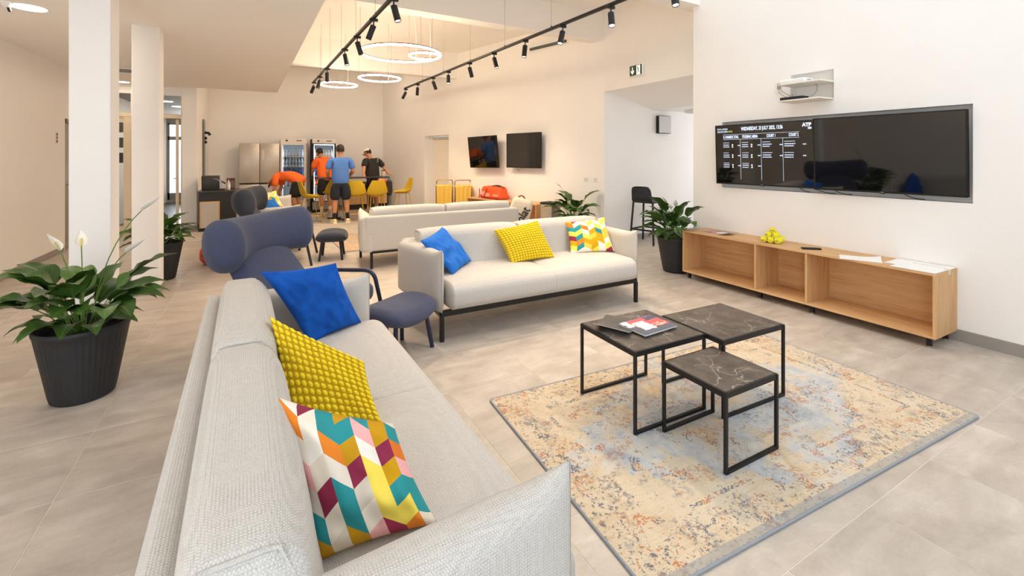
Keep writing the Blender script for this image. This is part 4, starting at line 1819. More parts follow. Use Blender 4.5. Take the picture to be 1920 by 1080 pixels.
b.build('socket_insert', M_STEEL, o, smooth=0)
for k, pth in enumerate(([(4.945, 2.965, 2.285), (4.86, 2.92, 2.23), (4.83, 2.78, 2.13), (4.83, 2.765, 2.118)], [(4.945, 2.965, 2.255), (4.87, 2.93, 2.19), (4.85, 2.82, 2.12), (4.845, 2.80, 2.118)], [(4.83, 2.62, 2.258), (4.95, 2.56, 2.24), (4.94, 2.60, 2.12), (4.83, 2.64, 2.112)])):
    b = MB()
    b.tube(rounded(pth, 0.08, 6), 0.003, 6)
    o = b.build('network_cable', plain('grey_cable_%d' % k, '#9b958c', 0.5))
    tag(o, ('upper grey cable from the socket plate to the black box', 'lower grey cable from the socket plate to the black box', 'grey cable bowed between the two small shelves')[k], 'cable', 'network cables at the small recess')

# ------------------------------------------------------------------ small screens on the cream wall
GS2 = 'two small screens on the cream wall'


def small_screen(label, y0, y1, z0, z1, off, tilt, roll):
    ymid = (y0 + y1) / 2
    c = wp(ymid, off, (z0 + z1) / 2)
    M = frame_matrix(c, -dirw.to_3d(), (0, 0, 1))
    M = M @ Matrix.Rotation(radians(tilt), 4, 'X') @ Matrix.Rotation(radians(roll), 4, 'Z')
    L = abs(y1 - y0) / dirw.y
    return screen('wall_screen', label, M, L, z1 - z0, GS2, 0.045)


small_screen('smaller black wall screen nearer the door, tilted on its bracket', 9.66, 8.72, 1.255, 1.955, 0.22, 6, 0.8)
small_screen('smaller black wall screen nearer the potted plant, hung straight', 8.50, 7.55, 1.275, 1.985, 0.15, 0, 0)
for k, (y, lab) in enumerate(((8.62, 'white cable hanging at the gap between the small screens'), (8.3, 'dark cable loop under the straight small screen'))):
    b = MB()
    p0 = wp(y, 0.06, 1.36)
    p1 = wp(y - 0.16, 0.08, 1.36)
    b.tube(arc(p0, wp(y - 0.08, 0.08, 1.05), p1, 10), 0.004, 6)
    tag(b.build('screen_cable', plain('loop_cable_%d' % k, ('#cdbfa6', '#5b4a38')[k], 0.6)), lab, 'cable', 'cables below the small screens')
# sockets near the passage
for k, y in enumerate((6.585, 6.379)):
    b = MB()
    b.box((0, 0.0, 0), (0.12, 0.010, 0.085), bev=0.003)
    o = tag(b.build('socket_plate', M_WHITEPL), ('white socket plate above the plant, farther from the passage edge', 'white socket plate above the plant, closest to the passage edge')[k], 'socket', 'white sockets above the plant')
    o.location = wp(y, 0.004, 1.095)
    o.rotation_euler = (0, 0, ANGW)
    b = MB()
    b.box((0, 0.006, -0.002), (0.07, 0.004, 0.05), bev=0.002)
    b.build('socket_insert', plain('socket_insert', '#d8d5cf', 0.4), o, smooth=0)
# slot shaped air outlet high on the cream wall
t = thing('air_outlet', 'long black slot air outlet high on the cream wall', 'vent', wp(7.48, 0.0, 3.70), ANGW)
b = MB()
b.span((-0.50, -0.004, -0.07), (0.50, 0.012, 0.10), bev=0.003)
b.build('cover_plate', M_WHITEPL, t, smooth=0)
b = MB()
b.span((-0.47, 0.010, -0.045), (0.47, 0.05, 0.0))
b.build('slot', M_BLACKMATT, t, smooth=0)
for k in range(2):
    b = MB()
    b.span((-0.47, 0.05, -0.04 + k * 0.02), (0.47, 0.056, -0.032 + k * 0.02))
    b.build('slat', M_GREYMETAL, t, smooth=0)

# ------------------------------------------------------------------ exit sign
t = thing('exit_sign', 'green and white emergency exit sign above the passage opening', 'sign')
t.matrix_world = frame_matrix((5.2185, 5.40, 2.875), (0, -1, 0), (0, 0, 1))
b = MB()
b.span((-0.15, -0.095, 0), (0.15, 0.095, 0.035), bev=0.006)
b.build('housing', M_WHITEPL, t, smooth=0)
M_GREEN = plain('exit_green', '#0a3a16', 0.4)
M_SIGNW = emit('exit_white', (0.86, 0.86, 0.82), 0.7)
b = MB()
b.span((-0.132, -0.08, 0.035), (0.132, 0.08, 0.037))
b.build('green_field', M_GREEN, t, smooth=0)
b = MB()
z = 0.0376
b.span((-0.079, -0.03, z), (-0.061, 0.055, z + 0.0004))
b.quadface([(-0.07, -0.062, z), (-0.035, -0.015, z), (-0.035, 0.012, z), (-0.07, -0.035, z)])
b.quadface([(-0.07, -0.062, z), (-0.07, -0.035, z), (-0.105, 0.012, z), (-0.105, -0.015, z)])
b.build('arrow', M_SIGNW, t, smooth=0)
b = MB()
b.span((0.018, -0.075, z), (0.10, 0.072, z + 0.0004))
wht = b.build('doorway', M_SIGNW, t, smooth=0)
b = MB()
z = 0.0384
b.cyl((0.045, 0.045, z), (0.045, 0.045, z + 0.0004), 0.012, seg=12)
for p0, p1, w_ in (((0.05, 0.03), (0.06, -0.012), 0.018), ((0.052, 0.026), (0.028, 0.005), 0.008), ((0.054, 0.024), (0.082, 0.018), 0.008), ((0.06, -0.012), (0.04, -0.035), 0.01), ((0.04, -0.035), (0.035, -0.062), 0.009), ((0.06, -0.012), (0.078, -0.035), 0.01), ((0.078, -0.035), (0.098, -0.037), 0.009)):
    b.bar((p0[0], p0[1], z), (p1[0], p1[1], z), w_, 0.0006, (0, 0, 1))
b.build('running_figure', M_GREEN, t, smooth=0)

# square lamp on the passage wall and panel lamp on the passage ceiling
t = thing('wall_lamp', 'square white passage wall lamp with black sides', 'lamp', (6.62, 6.2, 2.105))
b = MB()
b.span((-0.16, -0.07, -0.165), (0.16, 0.0, 0.165), bev=0.004)
b.build('housing', M_BLACKMATT, t, smooth=0)
b = MB()
b.span((-0.152, -0.075, -0.157), (0.152, -0.068, 0.157), bev=0.003)
b.build('diffuser', plain('lamp_diffuser', '#c9c6c3', 0.5), t, smooth=0)
t = thing('ceiling_panel', 'flat white panel lamp on the passage ceiling', 'lamp', (7.2, 5.62, 2.37))
b = MB()
b.span((-0.3, -0.3, -0.055), (0.3, 0.3, 0.0), bev=0.006)
b.build('housing', M_WHITEPL, t, smooth=0)
b = MB()
b.span((-0.28, -0.28, -0.058), (0.28, 0.28, -0.054))
b.build('diffuser', plain('panel_diffuser', '#d5d3cf', 0.5), t, smooth=0)
# ------------------------------------------------------------------ track lighting
M_TRACK = plain('track_black', '#141414', 0.45, 0.2)
M_LENS = emit('spot_lens', (1.0, 0.86, 0.66), 7.0)
M_LENSOFF = plain('spot_rim', '#e8c9a0', 0.3)
ZT = 3.05
M_WIRE = plain('thin_wire', '#a79a88', 0.5, 0.4)


def track(label, p0, p1, spots, group):
    """p0 far end, p1 near end; spots = (distance fraction y, sideways lean, forward lean)"""
    p0, p1 = Vector(p0), Vector(p1)
    d = (p1 - p0).normalized()
    t = thing('light_track', label, 'track light rail', (p0.x, p0.y, ZT), math.atan2(d.y, d.x))
    L = (p1 - p0).length
    b = MB()
    b.span((0, -0.0175, 0.0), (L, 0.0175, 0.034), bev=0.003)
    b.build('rail', M_TRACK, t, smooth=0)
    b = MB()
    b.span((-0.012, -0.019, -0.002), (0.02, 0.019, 0.036))
    b.span((L - 0.02, -0.019, -0.002), (L + 0.012, 0.019, 0.036))
    b.build('end_cap', M_TRACK, t, smooth=0)
    for k in range(1, 7):
        x = L * k / 7.0
        b = MB()
        b.tube([(x, 0, 0.03), (x, 0, ZC - ZT)], 0.0022, 5)
        b.build('hanging_wire', M_WIRE, t)
        b = MB()
        b.cyl((x, 0, 0.03), (x, 0, 0.055), 0.012, 0.006, seg=8)
        b.build('wire_clamp', M_TRACK, t)


def spot_proto():
    t = empty('spotlight')
    b = MB()
    b.span((-0.045, -0.016, -0.03), (0.045, 0.016, 0.0), bev=0.003)
    b.cyl((0, 0, -0.028), (0, 0, -0.075), 0.008, seg=10)
    b.build('track_adapter', M_TRACK, t)
    h = empty('lamp_head', (0, 0, -0.075))
    h.parent = t
    b = MB()
    b.lathe([(0.0001, 0.0), (0.026, 0.0), (0.0325, -0.006), (0.0325, -0.168), (0.0305, -0.17), (0.0295, -0.155), (0.0001, -0.155)], 20)
    b.build('cylinder', M_TRACK, h)
    b = MB()
    b.lathe([(0.0001, -0.157), (0.027, -0.157), (0.027, -0.1575), (0.0001, -0.1575)], 18)
    b.build('lens', M_LENS, h)
    return t, h


RV = Vector((cos(YAW), -sin(YAW), 0))     # room direction roughly along the far wall, used to lean the heads
FV = Vector((sin(YAW), cos(YAW), 0))
p_t, p_h = spot_proto()
used = False


def put_spot(x, y, aim, label, group, power):
    global used
    o = p_t if not used else copy_tree(p_t)
    used = True
    o.location = (x, y, ZT)
    tag(o, label, 'spotlight', group)
    h = [c for c in D.objects if c.parent == o and c.name.startswith('lamp_head')][0]
    a = Vector(aim).normalized()
    h.rotation_mode = 'QUATERNION'
    h.rotation_quaternion = Vector((0, 0, -1)).rotation_difference(a)
    l = D.lights.new('spot_beam', 'SPOT')
    l.energy = power
    l.color = WARM
    l.spot_size = radians(95)
    l.spot_blend = 0.7
    l.shadow_soft_size = 0.028
    lo = D.objects.new('spot_beam', l)
    COL.objects.link(lo)
    tip = Vector((x, y, ZT - 0.075)) + a * 0.172
    lo.location = tip
    lo.rotation_mode = 'QUATERNION'
    lo.rotation_quaternion = Vector((0, 0, -1)).rotation_difference(a)
    return o


track('left black track light rail hanging over the seating', (0.915, 10.30), (1.155, 3.1), None, None)
track('right black track light rail hanging along the screen wall', (2.835, 10.30), (3.19, 2.4), None, None)
ORD = ['first', 'second', 'third', 'fourth', 'fifth', 'sixth', 'seventh', 'eighth', 'ninth', 'tenth']


def lean(s, f=0.0):
    v = RV * s + FV * f + Vector((0, 0, -1))
    return v


lefts = [(0.915, 10.25, -0.55, 0.25), (0.945, 9.46, -0.20, -0.2), (0.968, 8.52, -0.05, 0.15), (1.020, 6.88, 0.22, -0.1), (1.05, 6.07, 0.28, 0.1), (1.08, 5.22, -0.42, 0.1), (1.112, 4.45, 0.30, -0.15)]
for k, (x, y, s, f) in enumerate(lefts):
    put_spot(x, y, lean(s, f), 'black cylinder spotlight, %s from the far end of the left track' % ORD[k], 'spotlights on the left track', SPOT_POWER)
rights = [(2.835, 10.25, -0.55, 0.2), (2.868, 9.45, -0.14, 0.35), (2.90, 8.54, 0.34, 0.2), (2.93, 7.78, 0.04, -0.35), (2.965, 6.90, 0.24, 0.35), (3.005, 6.07, 0.26, -0.2), (3.04, 5.21, -0.10, -0.25), (3.085, 4.41, -0.24, -0.3), (3.125, 3.61, -0.03, -0.45), (3.165, 2.83, 0.0, -0.3)]
for k, (x, y, s, f) in enumerate(rights):
    put_spot(x, y, lean(s, f), 'black cylinder spotlight, %s from the far end of the right track' % ORD[k], 'spotlights on the right track', SPOT_POWER)

# ------------------------------------------------------------------ ring pendants
M_RING = emit('ring_light', (1.0, 0.80, 0.56), RING_STRENGTH)
M_BRONZE = plain('bronze_ring', '#6b4a35', 0.4, 0.7)


def ring(label, x, y, z, R, wires=3):
    t = thing('ring_pendant', label, 'pendant lamp', (x, y, z), group='glowing ring pendants')
    seg = 64
    b = MB()
    b.lathe([(R - 0.008, 0.0), (R + 0.008, 0.0), (R + 0.008, 0.016), (R - 0.008, 0.016), (R - 0.008, 0.0)], seg)
    b.build('metal_ring', M_BRONZE, t)
    b = MB()
    b.lathe([(R - 0.008, 0.001), (R - 0.014, -0.006), (R - 0.013, -0.02), (R, -0.026), (R + 0.013, -0.02), (R + 0.014, -0.006), (R + 0.008, 0.001)], seg)
    b.build('light_tube', M_RING, t)
    for k in range(wires):
        a = 2 * pi * (k + 0.35) / wires
        b = MB()
        b.tube([(R * cos(a), R * sin(a), 0.02), (R * cos(a), R * sin(a), ZC - z)], 0.0022, 5)
        b.build('hanging_wire', M_WIRE, t)
    a = 0.9
    b = MB()
    b.tube(arc((R * cos(a), R * sin(a), 0.02), (R * cos(a) + 0.02, R * sin(a), 0.3), (R * cos(a) - 0.03, R * sin(a), ZC - z), 8), 0.004, 6)
    b.build('power_cord', M_WHITEPL, t)
    return t


def ringpos(px_ratio, d):
    """centre from the tangent of its bearing and its distance"""
    p = FV * d + RV * (px_ratio * d)
    return p.x, p.y


ring('largest glowing ring pendant', *ringpos(-0.244, 7.0), 3.095, 0.60)
ring('smallest glowing ring pendant, hanging inside the outline of the largest', *ringpos(-0.192, 7.35), 3.14, 0.245)
ring('glowing ring pendant between the largest ring and the far wall corner', *ringpos(-0.291, 8.9), 3.045, 0.39)
ring('glowing ring pendant beside the far end of the left track', *ringpos(-0.381, 9.6), 3.03, 0.365)
# black canopy puck near the beam
t = thing('ceiling_rose', 'black round ceiling rose near the middle beam', 'ceiling rose', (0.99, 7.10, ZC))
b = MB()
b.lathe([(0.0001, -0.035), (0.075, -0.035), (0.08, -0.03), (0.08, 0.0), (0.0001, 0.0)], 24)
b.build('cap', M_BLACKMATT, t)
b = MB()
b.tube([(0.05, 0, -0.03), (0.12, 0.02, -0.06), (0.28, 0.1, -0.05), (0.36, 0.12, -0.002)], 0.004, 6)
b.build('cord', M_WHITEPL, t)

# ------------------------------------------------------------------ downlights, vent, detector in the low ceiling
M_DL = emit('downlight_glow', (1.0, 0.9, 0.76), 6.0)
DLG = 'round downlights in the low ceiling'


def downlight(label, x, y, z, r, power, group=DLG):
    t = thing('downlight', label, 'downlight', (x, y, z), group=group)
    b = MB()
    b.lathe([(r, -0.002), (r + 0.018, -0.006), (r + 0.022, 0.0), (r, 0.0)], 32)
    b.build('trim_ring', M_WHITEPL, t)
    b = MB()
    b.lathe([(0.0001, -0.004), (r, -0.004), (r, -0.001), (0.0001, -0.001)], 32)
    b.build('diffuser', M_DL, t)
    if power:
        l = D.lights.new('downlight_beam', 'AREA')
        l.shape = 'DISK'
        l.size = r * 2
        l.energy = power
        l.color = SOFTWARM
        o = D.objects.new('downlight_beam', l)
        COL.objects.link(o)
        o.location = (x, y, z - 0.012)
    return t


downlight('round glowing downlight above the nearest column, upper left', -1.965, 6.0, ZL, 0.125, DOWNLIGHT_POWER)
downlight('small glowing downlight seen between the two columns', -2.35, 11.1, ZL, 0.10, 2.5)
for k, (x, y, lab) in enumerate(((-1.965, 2.6, 'out of view, level with the nearest sofa'), (-0.35, 8.9, 'above the wing chairs, hidden by the nearest column'))):
    pass
downlight('added unseen downlight of the left aisle, nearer the viewer than the columns', -1.965, 2.6, ZL, 0.125, DOWNLIGHT_POWER)  # lamp added out of view to warm the left side
for k, (x, y, lab) in enumerate(((-0.2, 12.2, 'silver fridge'), (1.5, 12.2, 'coolers'), (2.7, 12.4, 'credenza'))):
    downlight('added unseen downlight in the high ceiling over the %s, behind the far beam' % lab, x, y, ZC, 0.125, DOWNLIGHT_POWER * 0.5, 'added downlights over the kitchen corner')  # lamps added out of sight to brighten the back wall
for k, (y, lab) in enumerate(((12.2, 'nearest'), (13.2, 'second'), (14.4, 'third'), (15.6, 'farthest'))):
    downlight('%s glowing downlight in the dim corridor ceiling' % lab, -2.02 + 0.03 * k, y, 2.80, 0.11, 3, 'downlights of the corridor')
t = thing('ceiling_vent', 'square vent grille in the low ceiling beside the nearest column', 'vent', (-2.06, 9.55, ZL))
b = MB()
b.span((-0.2, -0.2, -0.012), (0.2, 0.2, 0.0), bev=0.003)
b.build('vent_frame', M_WHITEPL, t, smooth=0)
for k in range(6):
    b = MB()
    b.span((-0.17, -0.16 + k * 0.06, -0.02), (0.17, -0.15 + k * 0.06, -0.010))
    b.build('slat', M_GREYMETAL, t, smooth=0)
t = thing('smoke_detector', 'small black and white detector on the low ceiling, top left', 'detector', (-2.07, 5.88, ZL))
b = MB()
b.lathe([(0.0001, -0.05), (0.02, -0.05), (0.035, -0.03), (0.045, 0.0)], 18)
b.build('base', M_WHITEPL, t)
b = MB()
b.cyl((0.01, 0, -0.05), (0.02, 0.0, -0.085), 0.012, seg=10)
b.build('sensor', M_BLACKMATT, t)

# ------------------------------------------------------------------ potted peace lilies
M_POT = plain('matt_black_pot', '#232325', 0.55, nz=0.1)
M_SOIL = plain('soil', '#2a241f', 0.95, nz=0.4, scale=60, bump=0.6)
q = N('lily_leaf')
uv = q.n('ShaderNodeUVMap').outputs[0]
sx = q.n('ShaderNodeSeparateXYZ')
q.l(uv, sx.inputs[0])
mid = q.math('LESS_THAN', q.math('ABSOLUTE', q.math('SUBTRACT', sx.outputs[0], 0.5)), 0.035)
vn = q.math('SINE', q.math('MULTIPLY', q.math('SUBTRACT', q.math('MULTIPLY', sx.outputs[1], 1.0), q.math('MULTIPLY', q.math('ABSOLUTE', q.math('SUBTRACT', sx.outputs[0], 0.5)), 0.7)), 95))
vn = q.math('MULTIPLY_ADD', vn, 0.5, 0.5)
oi = q.n('ShaderNodeObjectInfo')
base = q.ramp(oi.outputs['Random'], [(0.0, S('#2a4813')), (0.5, S('#3a5a1e')), (1.0, S('#507430'))])
base = q.mix(q.math('MULTIPLY', vn, 0.25), base, S('#4f7030'))
base = q.mix(q.math('MULTIPLY', mid, 0.5), base, S('#6f8c45'))
q.col(base)
q.rough(0.36, 0, 0.5)
q.bump(vn, 0.25, 0.002)
M_LEAF = q.m
M_STEM = plain('lily_stem', '#5d7d33', 0.5)
M_SPATHE = plain('lily_flower', '#f1ece0', 0.6)
M_SPADIX = plain('lily_spadix', '#d8c878', 0.8)


def leaf_mesh(Lp, Lb, wid, e0, bend, sweep=0.0, wav=0.0):
    """petiole and blade growing from the origin along +x; e0 start elevation, bend total downward turn (radians)"""
    bm = bmesh.new()
    uvl = bm.loops.layers.uv.new('map')
    n1, n2 = 6, 12
    pts, tans = [], []
    p = Vector((0, 0, 0))
    e = e0
    total = Lp + Lb
    steps = n1 + n2
    frac = 0
    for k in range(steps + 1):
        s = (k / n1 * Lp) if k <= n1 else Lp + (k - n1) / n2 * Lb
        tt = max(0, (s - Lp * 0.4) / (total - Lp * 0.4))
        e = e0 - bend * tt ** 1.3
        a = sweep * tt
        d = Vector((cos(e) * cos(a), cos(e) * sin(a), sin(e)))
        if k:
            p = p + d * (s - prev)
        prev = s
        pts.append(p.copy())
        tans.append(d)
    # petiole
    rings = []
    for k in range(n1 + 2):
        d = tans[k]
        u = d.cross(Vector((0, 0, 1))).normalized()
        v = u.cross(d)
        r = 0.0042 - 0.0014 * k / n1
        rings.append([bm.verts.new(pts[k] + (u * cos(a) + v * sin(a)) * r) for a in (0, 2 * pi / 5, 4 * pi / 5, 6 * pi / 5, 8 * pi / 5)])
    for a, b_ in zip(rings, rings[1:]):
        for j in range(5):
            f = bm.faces.new((a[j], a[(j + 1) % 5], b_[(j + 1) % 5], b_[j]))
            f.material_index = 1
            f.smooth = True
    rows = []
    for k in range(n1, steps + 1):
        t = (k - n1) / n2
        w = wid * 0.5 * max(0.0, (sin(pi * min(1, t ** 0.72)) ** 0.85)) * (1 - 0.25 * t) * 1.22 if 0 < t < 1 else 0.0008
        d = tans[k]
        u = d.cross(Vector((0, 0, 1))).normalized()
        v = u.cross(d)
        row = []
        for i, s in enumerate((-1, -0.5, 0, 0.5, 1)):
            ff = 0.30 * abs(s) * w + wav * w * sin(t * 15 + s * 2) * abs(s)
            row.append(bm.verts.new(pts[k] + u * (s * w) + v * ff))
        rows.append(row)
    for k in range(len(rows) - 1):
        for i in range(4):
            f = bm.faces.new((rows[k][i], rows[k][i + 1], rows[k + 1][i + 1], rows[k + 1][i]))
            f.smooth = True
            for lp, (kk, ii) in zip(f.loops, ((k, i), (k, i + 1), (k + 1, i + 1), (k + 1, i))):
                lp[uvl].uv = (ii / 4, kk / n2)
    me = D.meshes.new('leaf')
    bm.to_mesh(me)
    bm.free()
    me.materials.append(M_LEAF)
    me.materials.append(M_STEM)
    return me


def flower_mesh(H, lean_):
    b = MB()
    top = Vector((lean_, 0, H))
    path = arc((0, 0, 0), (lean_ * 0.2, 0, H * 0.7), top, 8)
    b.tube(path, 0.0032, 6, mat=1)
    d = (path[-1] - path[-2]).normalized()
    b.tube([top, top + d * 0.055], [0.006, 0.0045], 8, mat=2)
    # spathe: hooded white leaf behind the spadix
    n = 8
    side = Vector((0, 1, 0))
    up = d
    back = side.cross(up)
    rows = []
    for k in range(n + 1):
        t = k / n
        w = 0.034 * sin(pi * min(1, t ** 0.7)) * (1 - 0.2 * t) + 0.001
        c = top - up * 0.012 + up * (0.135 * t) + back * (0.012 * sin(pi * t) + 0.02 * t * t)
        rows.append([b.bm.verts.new(c + side * (s * w) - back * (abs(s) ** 2 * w * 0.8)) for s in (-1, -0.5, 0, 0.5, 1)])
    for k in range(n):
        for i in range(4):
            b.bm.faces.new((rows[k][i], rows[k][i + 1], rows[k + 1][i + 1], rows[k + 1][i])).material_index = 0
    return b


rg = random.Random(21)
LEAVES = []
for k in range(7):      # outer, arching leaves
    LEAVES.append(('out', leaf_mesh(rg.uniform(0.20, 0.28), rg.uniform(0.27, 0.34), rg.uniform(0.125, 0.165), rg.uniform(0.95, 1.15), rg.uniform(1.35, 1.9), rg.uniform(-0.3, 0.3), 0.12)))
for k in range(5):      # upright leaves
    LEAVES.append(('up', leaf_mesh(rg.uniform(0.26, 0.36), rg.uniform(0.25, 0.31), rg.uniform(0.125, 0.16), rg.uniform(1.25, 1.4), rg.uniform(0.9, 1.4), rg.uniform(-0.4, 0.4), 0.14)))
for k in range(4):      # short low leaves
    LEAVES.append(('low', leaf_mesh(rg.uniform(0.10, 0.16), rg.uniform(0.20, 0.26), rg.uniform(0.10, 0.13), rg.uniform(0.55, 0.8), rg.uniform(1.3, 1.7), rg.uniform(-0.3, 0.3), 0.1)))
FLOWERS = []
for H_, l_ in ((0.56, 0.10), (0.70, 0.24), (0.50, 0.2)):
    b = flower_mesh(H_, l_)
    fo = b.build('flower', [M_SPATHE, M_STEM, M_SPADIX], smooth=60)
    FLOWERS.append(fo.data)
    D.objects.remove(fo)


def pot_mesh():
    b = MB()
    ht = 0.455

    def rip(a, z):
        if z < 0.02 or z > ht - 0.035:
            return 0
        return -0.016 * abs(cos(a * 22)) ** 3
    prof = [(0.0001, 0.0), (0.145, 0.0), (0.155, 0.008), (0.158, 0.02), (0.163, 0.04)]
    for k in range(1, 9):
        prof.append((0.163 + (0.228 - 0.163) * k / 8, 0.04 + (ht - 0.08) * k / 8))
    prof += [(0.233, ht - 0.03), (0.236, ht - 0.008), (0.231, ht), (0.222, ht), (0.216, ht - 0.02), (0.205, ht - 0.10), (0.0001, ht - 0.10)]
    b.lathe(prof, 176, ripple=rip)
    return b


def plant(label, loc, seed, n_out, n_up, n_low, flowers, rot=0.0, hscale=1.0, avoid=None):
    r = random.Random(seed)
    t = thing('potted_plant', label, 'potted plant', loc, 0, 'peace lilies in black ribbed pots')
    global POT_ME
    if POT_ME is None:
        p = pot_mesh().build('pot', M_POT, t, smooth=55)
        POT_ME = p.data
    else:
        p = D.objects.new('pot', POT_ME)
        COL.objects.link(p)
        p.parent = t
    p.rotation_euler = (0, 0, r.uniform(0, 6))
    b = MB()
    nz_ = []
    b.lathe([(0.0001, 0.395), (0.07, 0.40), (0.14, 0.392), (0.208, 0.385)], 28)
    for v in b.bm.verts:
        v.co.z += 0.012 * noise.noise(v.co * 40)
    b.build('soil', M_SOIL, t)

    def put(kind, ang, sc, tilt=0.0):
        me = r.choice([m for k, m in LEAVES if k == kind])
        o = D.objects.new('leaf', me)
        COL.objects.link(o)
        o.parent = t
        rr_ = r.uniform(0.0, 0.07)
        o.location = (rr_ * cos(ang), rr_ * sin(ang), 0.39)
        o.rotation_euler = (r.uniform(-0.2, 0.2), tilt, ang)
        o.scale = (sc, sc, sc * r.uniform(0.95, 1.05))

    def ok(a):
        if avoid is None:
            return True
        d = (a - avoid[0] + pi) % (2 * pi) - pi
        return abs(d) > avoid[1]
    for kind, n, s0, s1 in (('out', n_out, 0.85, 1.1), ('up', n_up, 0.85, 1.1), ('low', n_low, 0.85, 1.15)):
        for k in range(n):
            a = rot + 2 * pi * (k + r.uniform(-0.3, 0.3)) / n
            sc = r.uniform(s0, s1) * hscale
            if not ok(a):
                if kind == 'out':
                    continue
                sc *= 0.62
            put(kind, a, sc, r.uniform(-0.12, 0.12))
    for (fi, ang, sc) in flowers:
        o = D.objects.new('flower', FLOWERS[fi])
        COL.objects.link(o)
        o.parent = t
        o.location = (0.03 * cos(ang), 0.03 * sin(ang), 0.39)
        o.rotation_euler = (0, 0, ang)
        o.scale = (sc, sc, sc)
    return t


POT_ME = None
plant('largest looking peace lily in a black ribbed pot, in front of the nearest column', (-1.0, 3.81, 0), 3, 19, 13, 12, [(1, 0.15, 1.08), (0, 2.9, 0.95), (2, -0.2, 1.0), (0, 1.9, 0.95)])
plant('peace lily in a black pot partly hidden behind the second column', (-1.12, 6.97, 0), 8, 16, 11, 9, [(2, 3.0, 0.9)], hscale=0.92)
plant('peace lily in a black pot between the oak sideboard and the passage', (4.745, 4.215, 0), 13, 20, 13, 12, [(0, 2.6, 0.9), (0, -2.4, 0.85), (2, 3.6, 0.9), (0, -1.2, 0.8), (2, 1.5, 0.8)], avoid=(-0.7, 0.85), hscale=1.08)
plant('peace lily in a black pot behind the sofa, by the steel bin and white sockets', (4.72, 6.42, 0), 19, 16, 10, 10, [(1, 2.6, 0.85), (2, 3.2, 0.9)], avoid=(0.2, 0.7), hscale=1.04)
# ------------------------------------------------------------------ bench, bin, laundry carts and bags along the cream wall
def along(y, off):
    p = wp(y, off, 0)
    return p


bl = thing('low_bench', 'long low oak shelf unit under the two small screens, carrying the orange bag', 'sideboard', wp(8.43, 0.015, 0), ANGW + pi)
# local x along the wall toward the viewer, local y out of the room's wall into the room is -y ... built as spans
b = MB()
LB = 2.13
b.span((-LB / 2, -0.42, 0.582), (LB / 2, 0.0, 0.60), bev=0.001)
b.build('top_panel', M_OAK_X, bl, smooth=0)
b = MB()
b.span((-LB / 2 + 0.018, -0.42, 0.09), (LB / 2 - 0.018, 0.0, 0.108))
b.build('bottom_panel', M_OAK_X, bl, smooth=0)
for x in (-LB / 2, LB / 2 - 0.018):
    b = MB()
    b.span((x, -0.42, 0.09), (x + 0.018, 0, 0.582), bev=0.001)
    b.build('end_panel', M_OAK_Z, bl, smooth=0)
for x in (-0.36, 0.36):
    b = MB()
    b.span((x - 0.009, -0.416, 0.108), (x + 0.009, -0.01, 0.582))
    b.build('divider', M_OAK_Z, bl, smooth=0)
b = MB()
b.span((-LB / 2 + 0.018, -0.01, 0.108), (LB / 2 - 0.018, 0.0, 0.582))
b.build('back_panel', M_OAK_X, bl, smooth=0)
for x in (-0.98, 0.98):
    for y in (-0.37, -0.05):
        b = MB()
        b.span((x - 0.016, y - 0.016, 0), (x + 0.016, y + 0.016, 0.09))
        b.build('foot', M_BLACK, bl, smooth=0)

t = thing('waste_bin', 'square steel bin with a black lid, between the low shelf unit and the plant', 'bin', (4.60, 6.96, 0), radians(18))
b = MB()
b.span((-0.13, -0.13, 0.02), (0.13, 0.13, 0.64), bev=0.012, seg=3)
b.build('body', plain('bin_steel', '#b8ad9d', 0.4, 0.35), t)
b = MB()
b.span((-0.14, -0.14, 0.64), (0.14, 0.14, 0.675), bev=0.006)
b.build('lid', M_BLACKMATT, t)
b = MB()
b.span((-0.135, -0.135, 0.0), (0.135, 0.135, 0.02))
b.build('foot_ring', M_BLACKMATT, t, smooth=0)

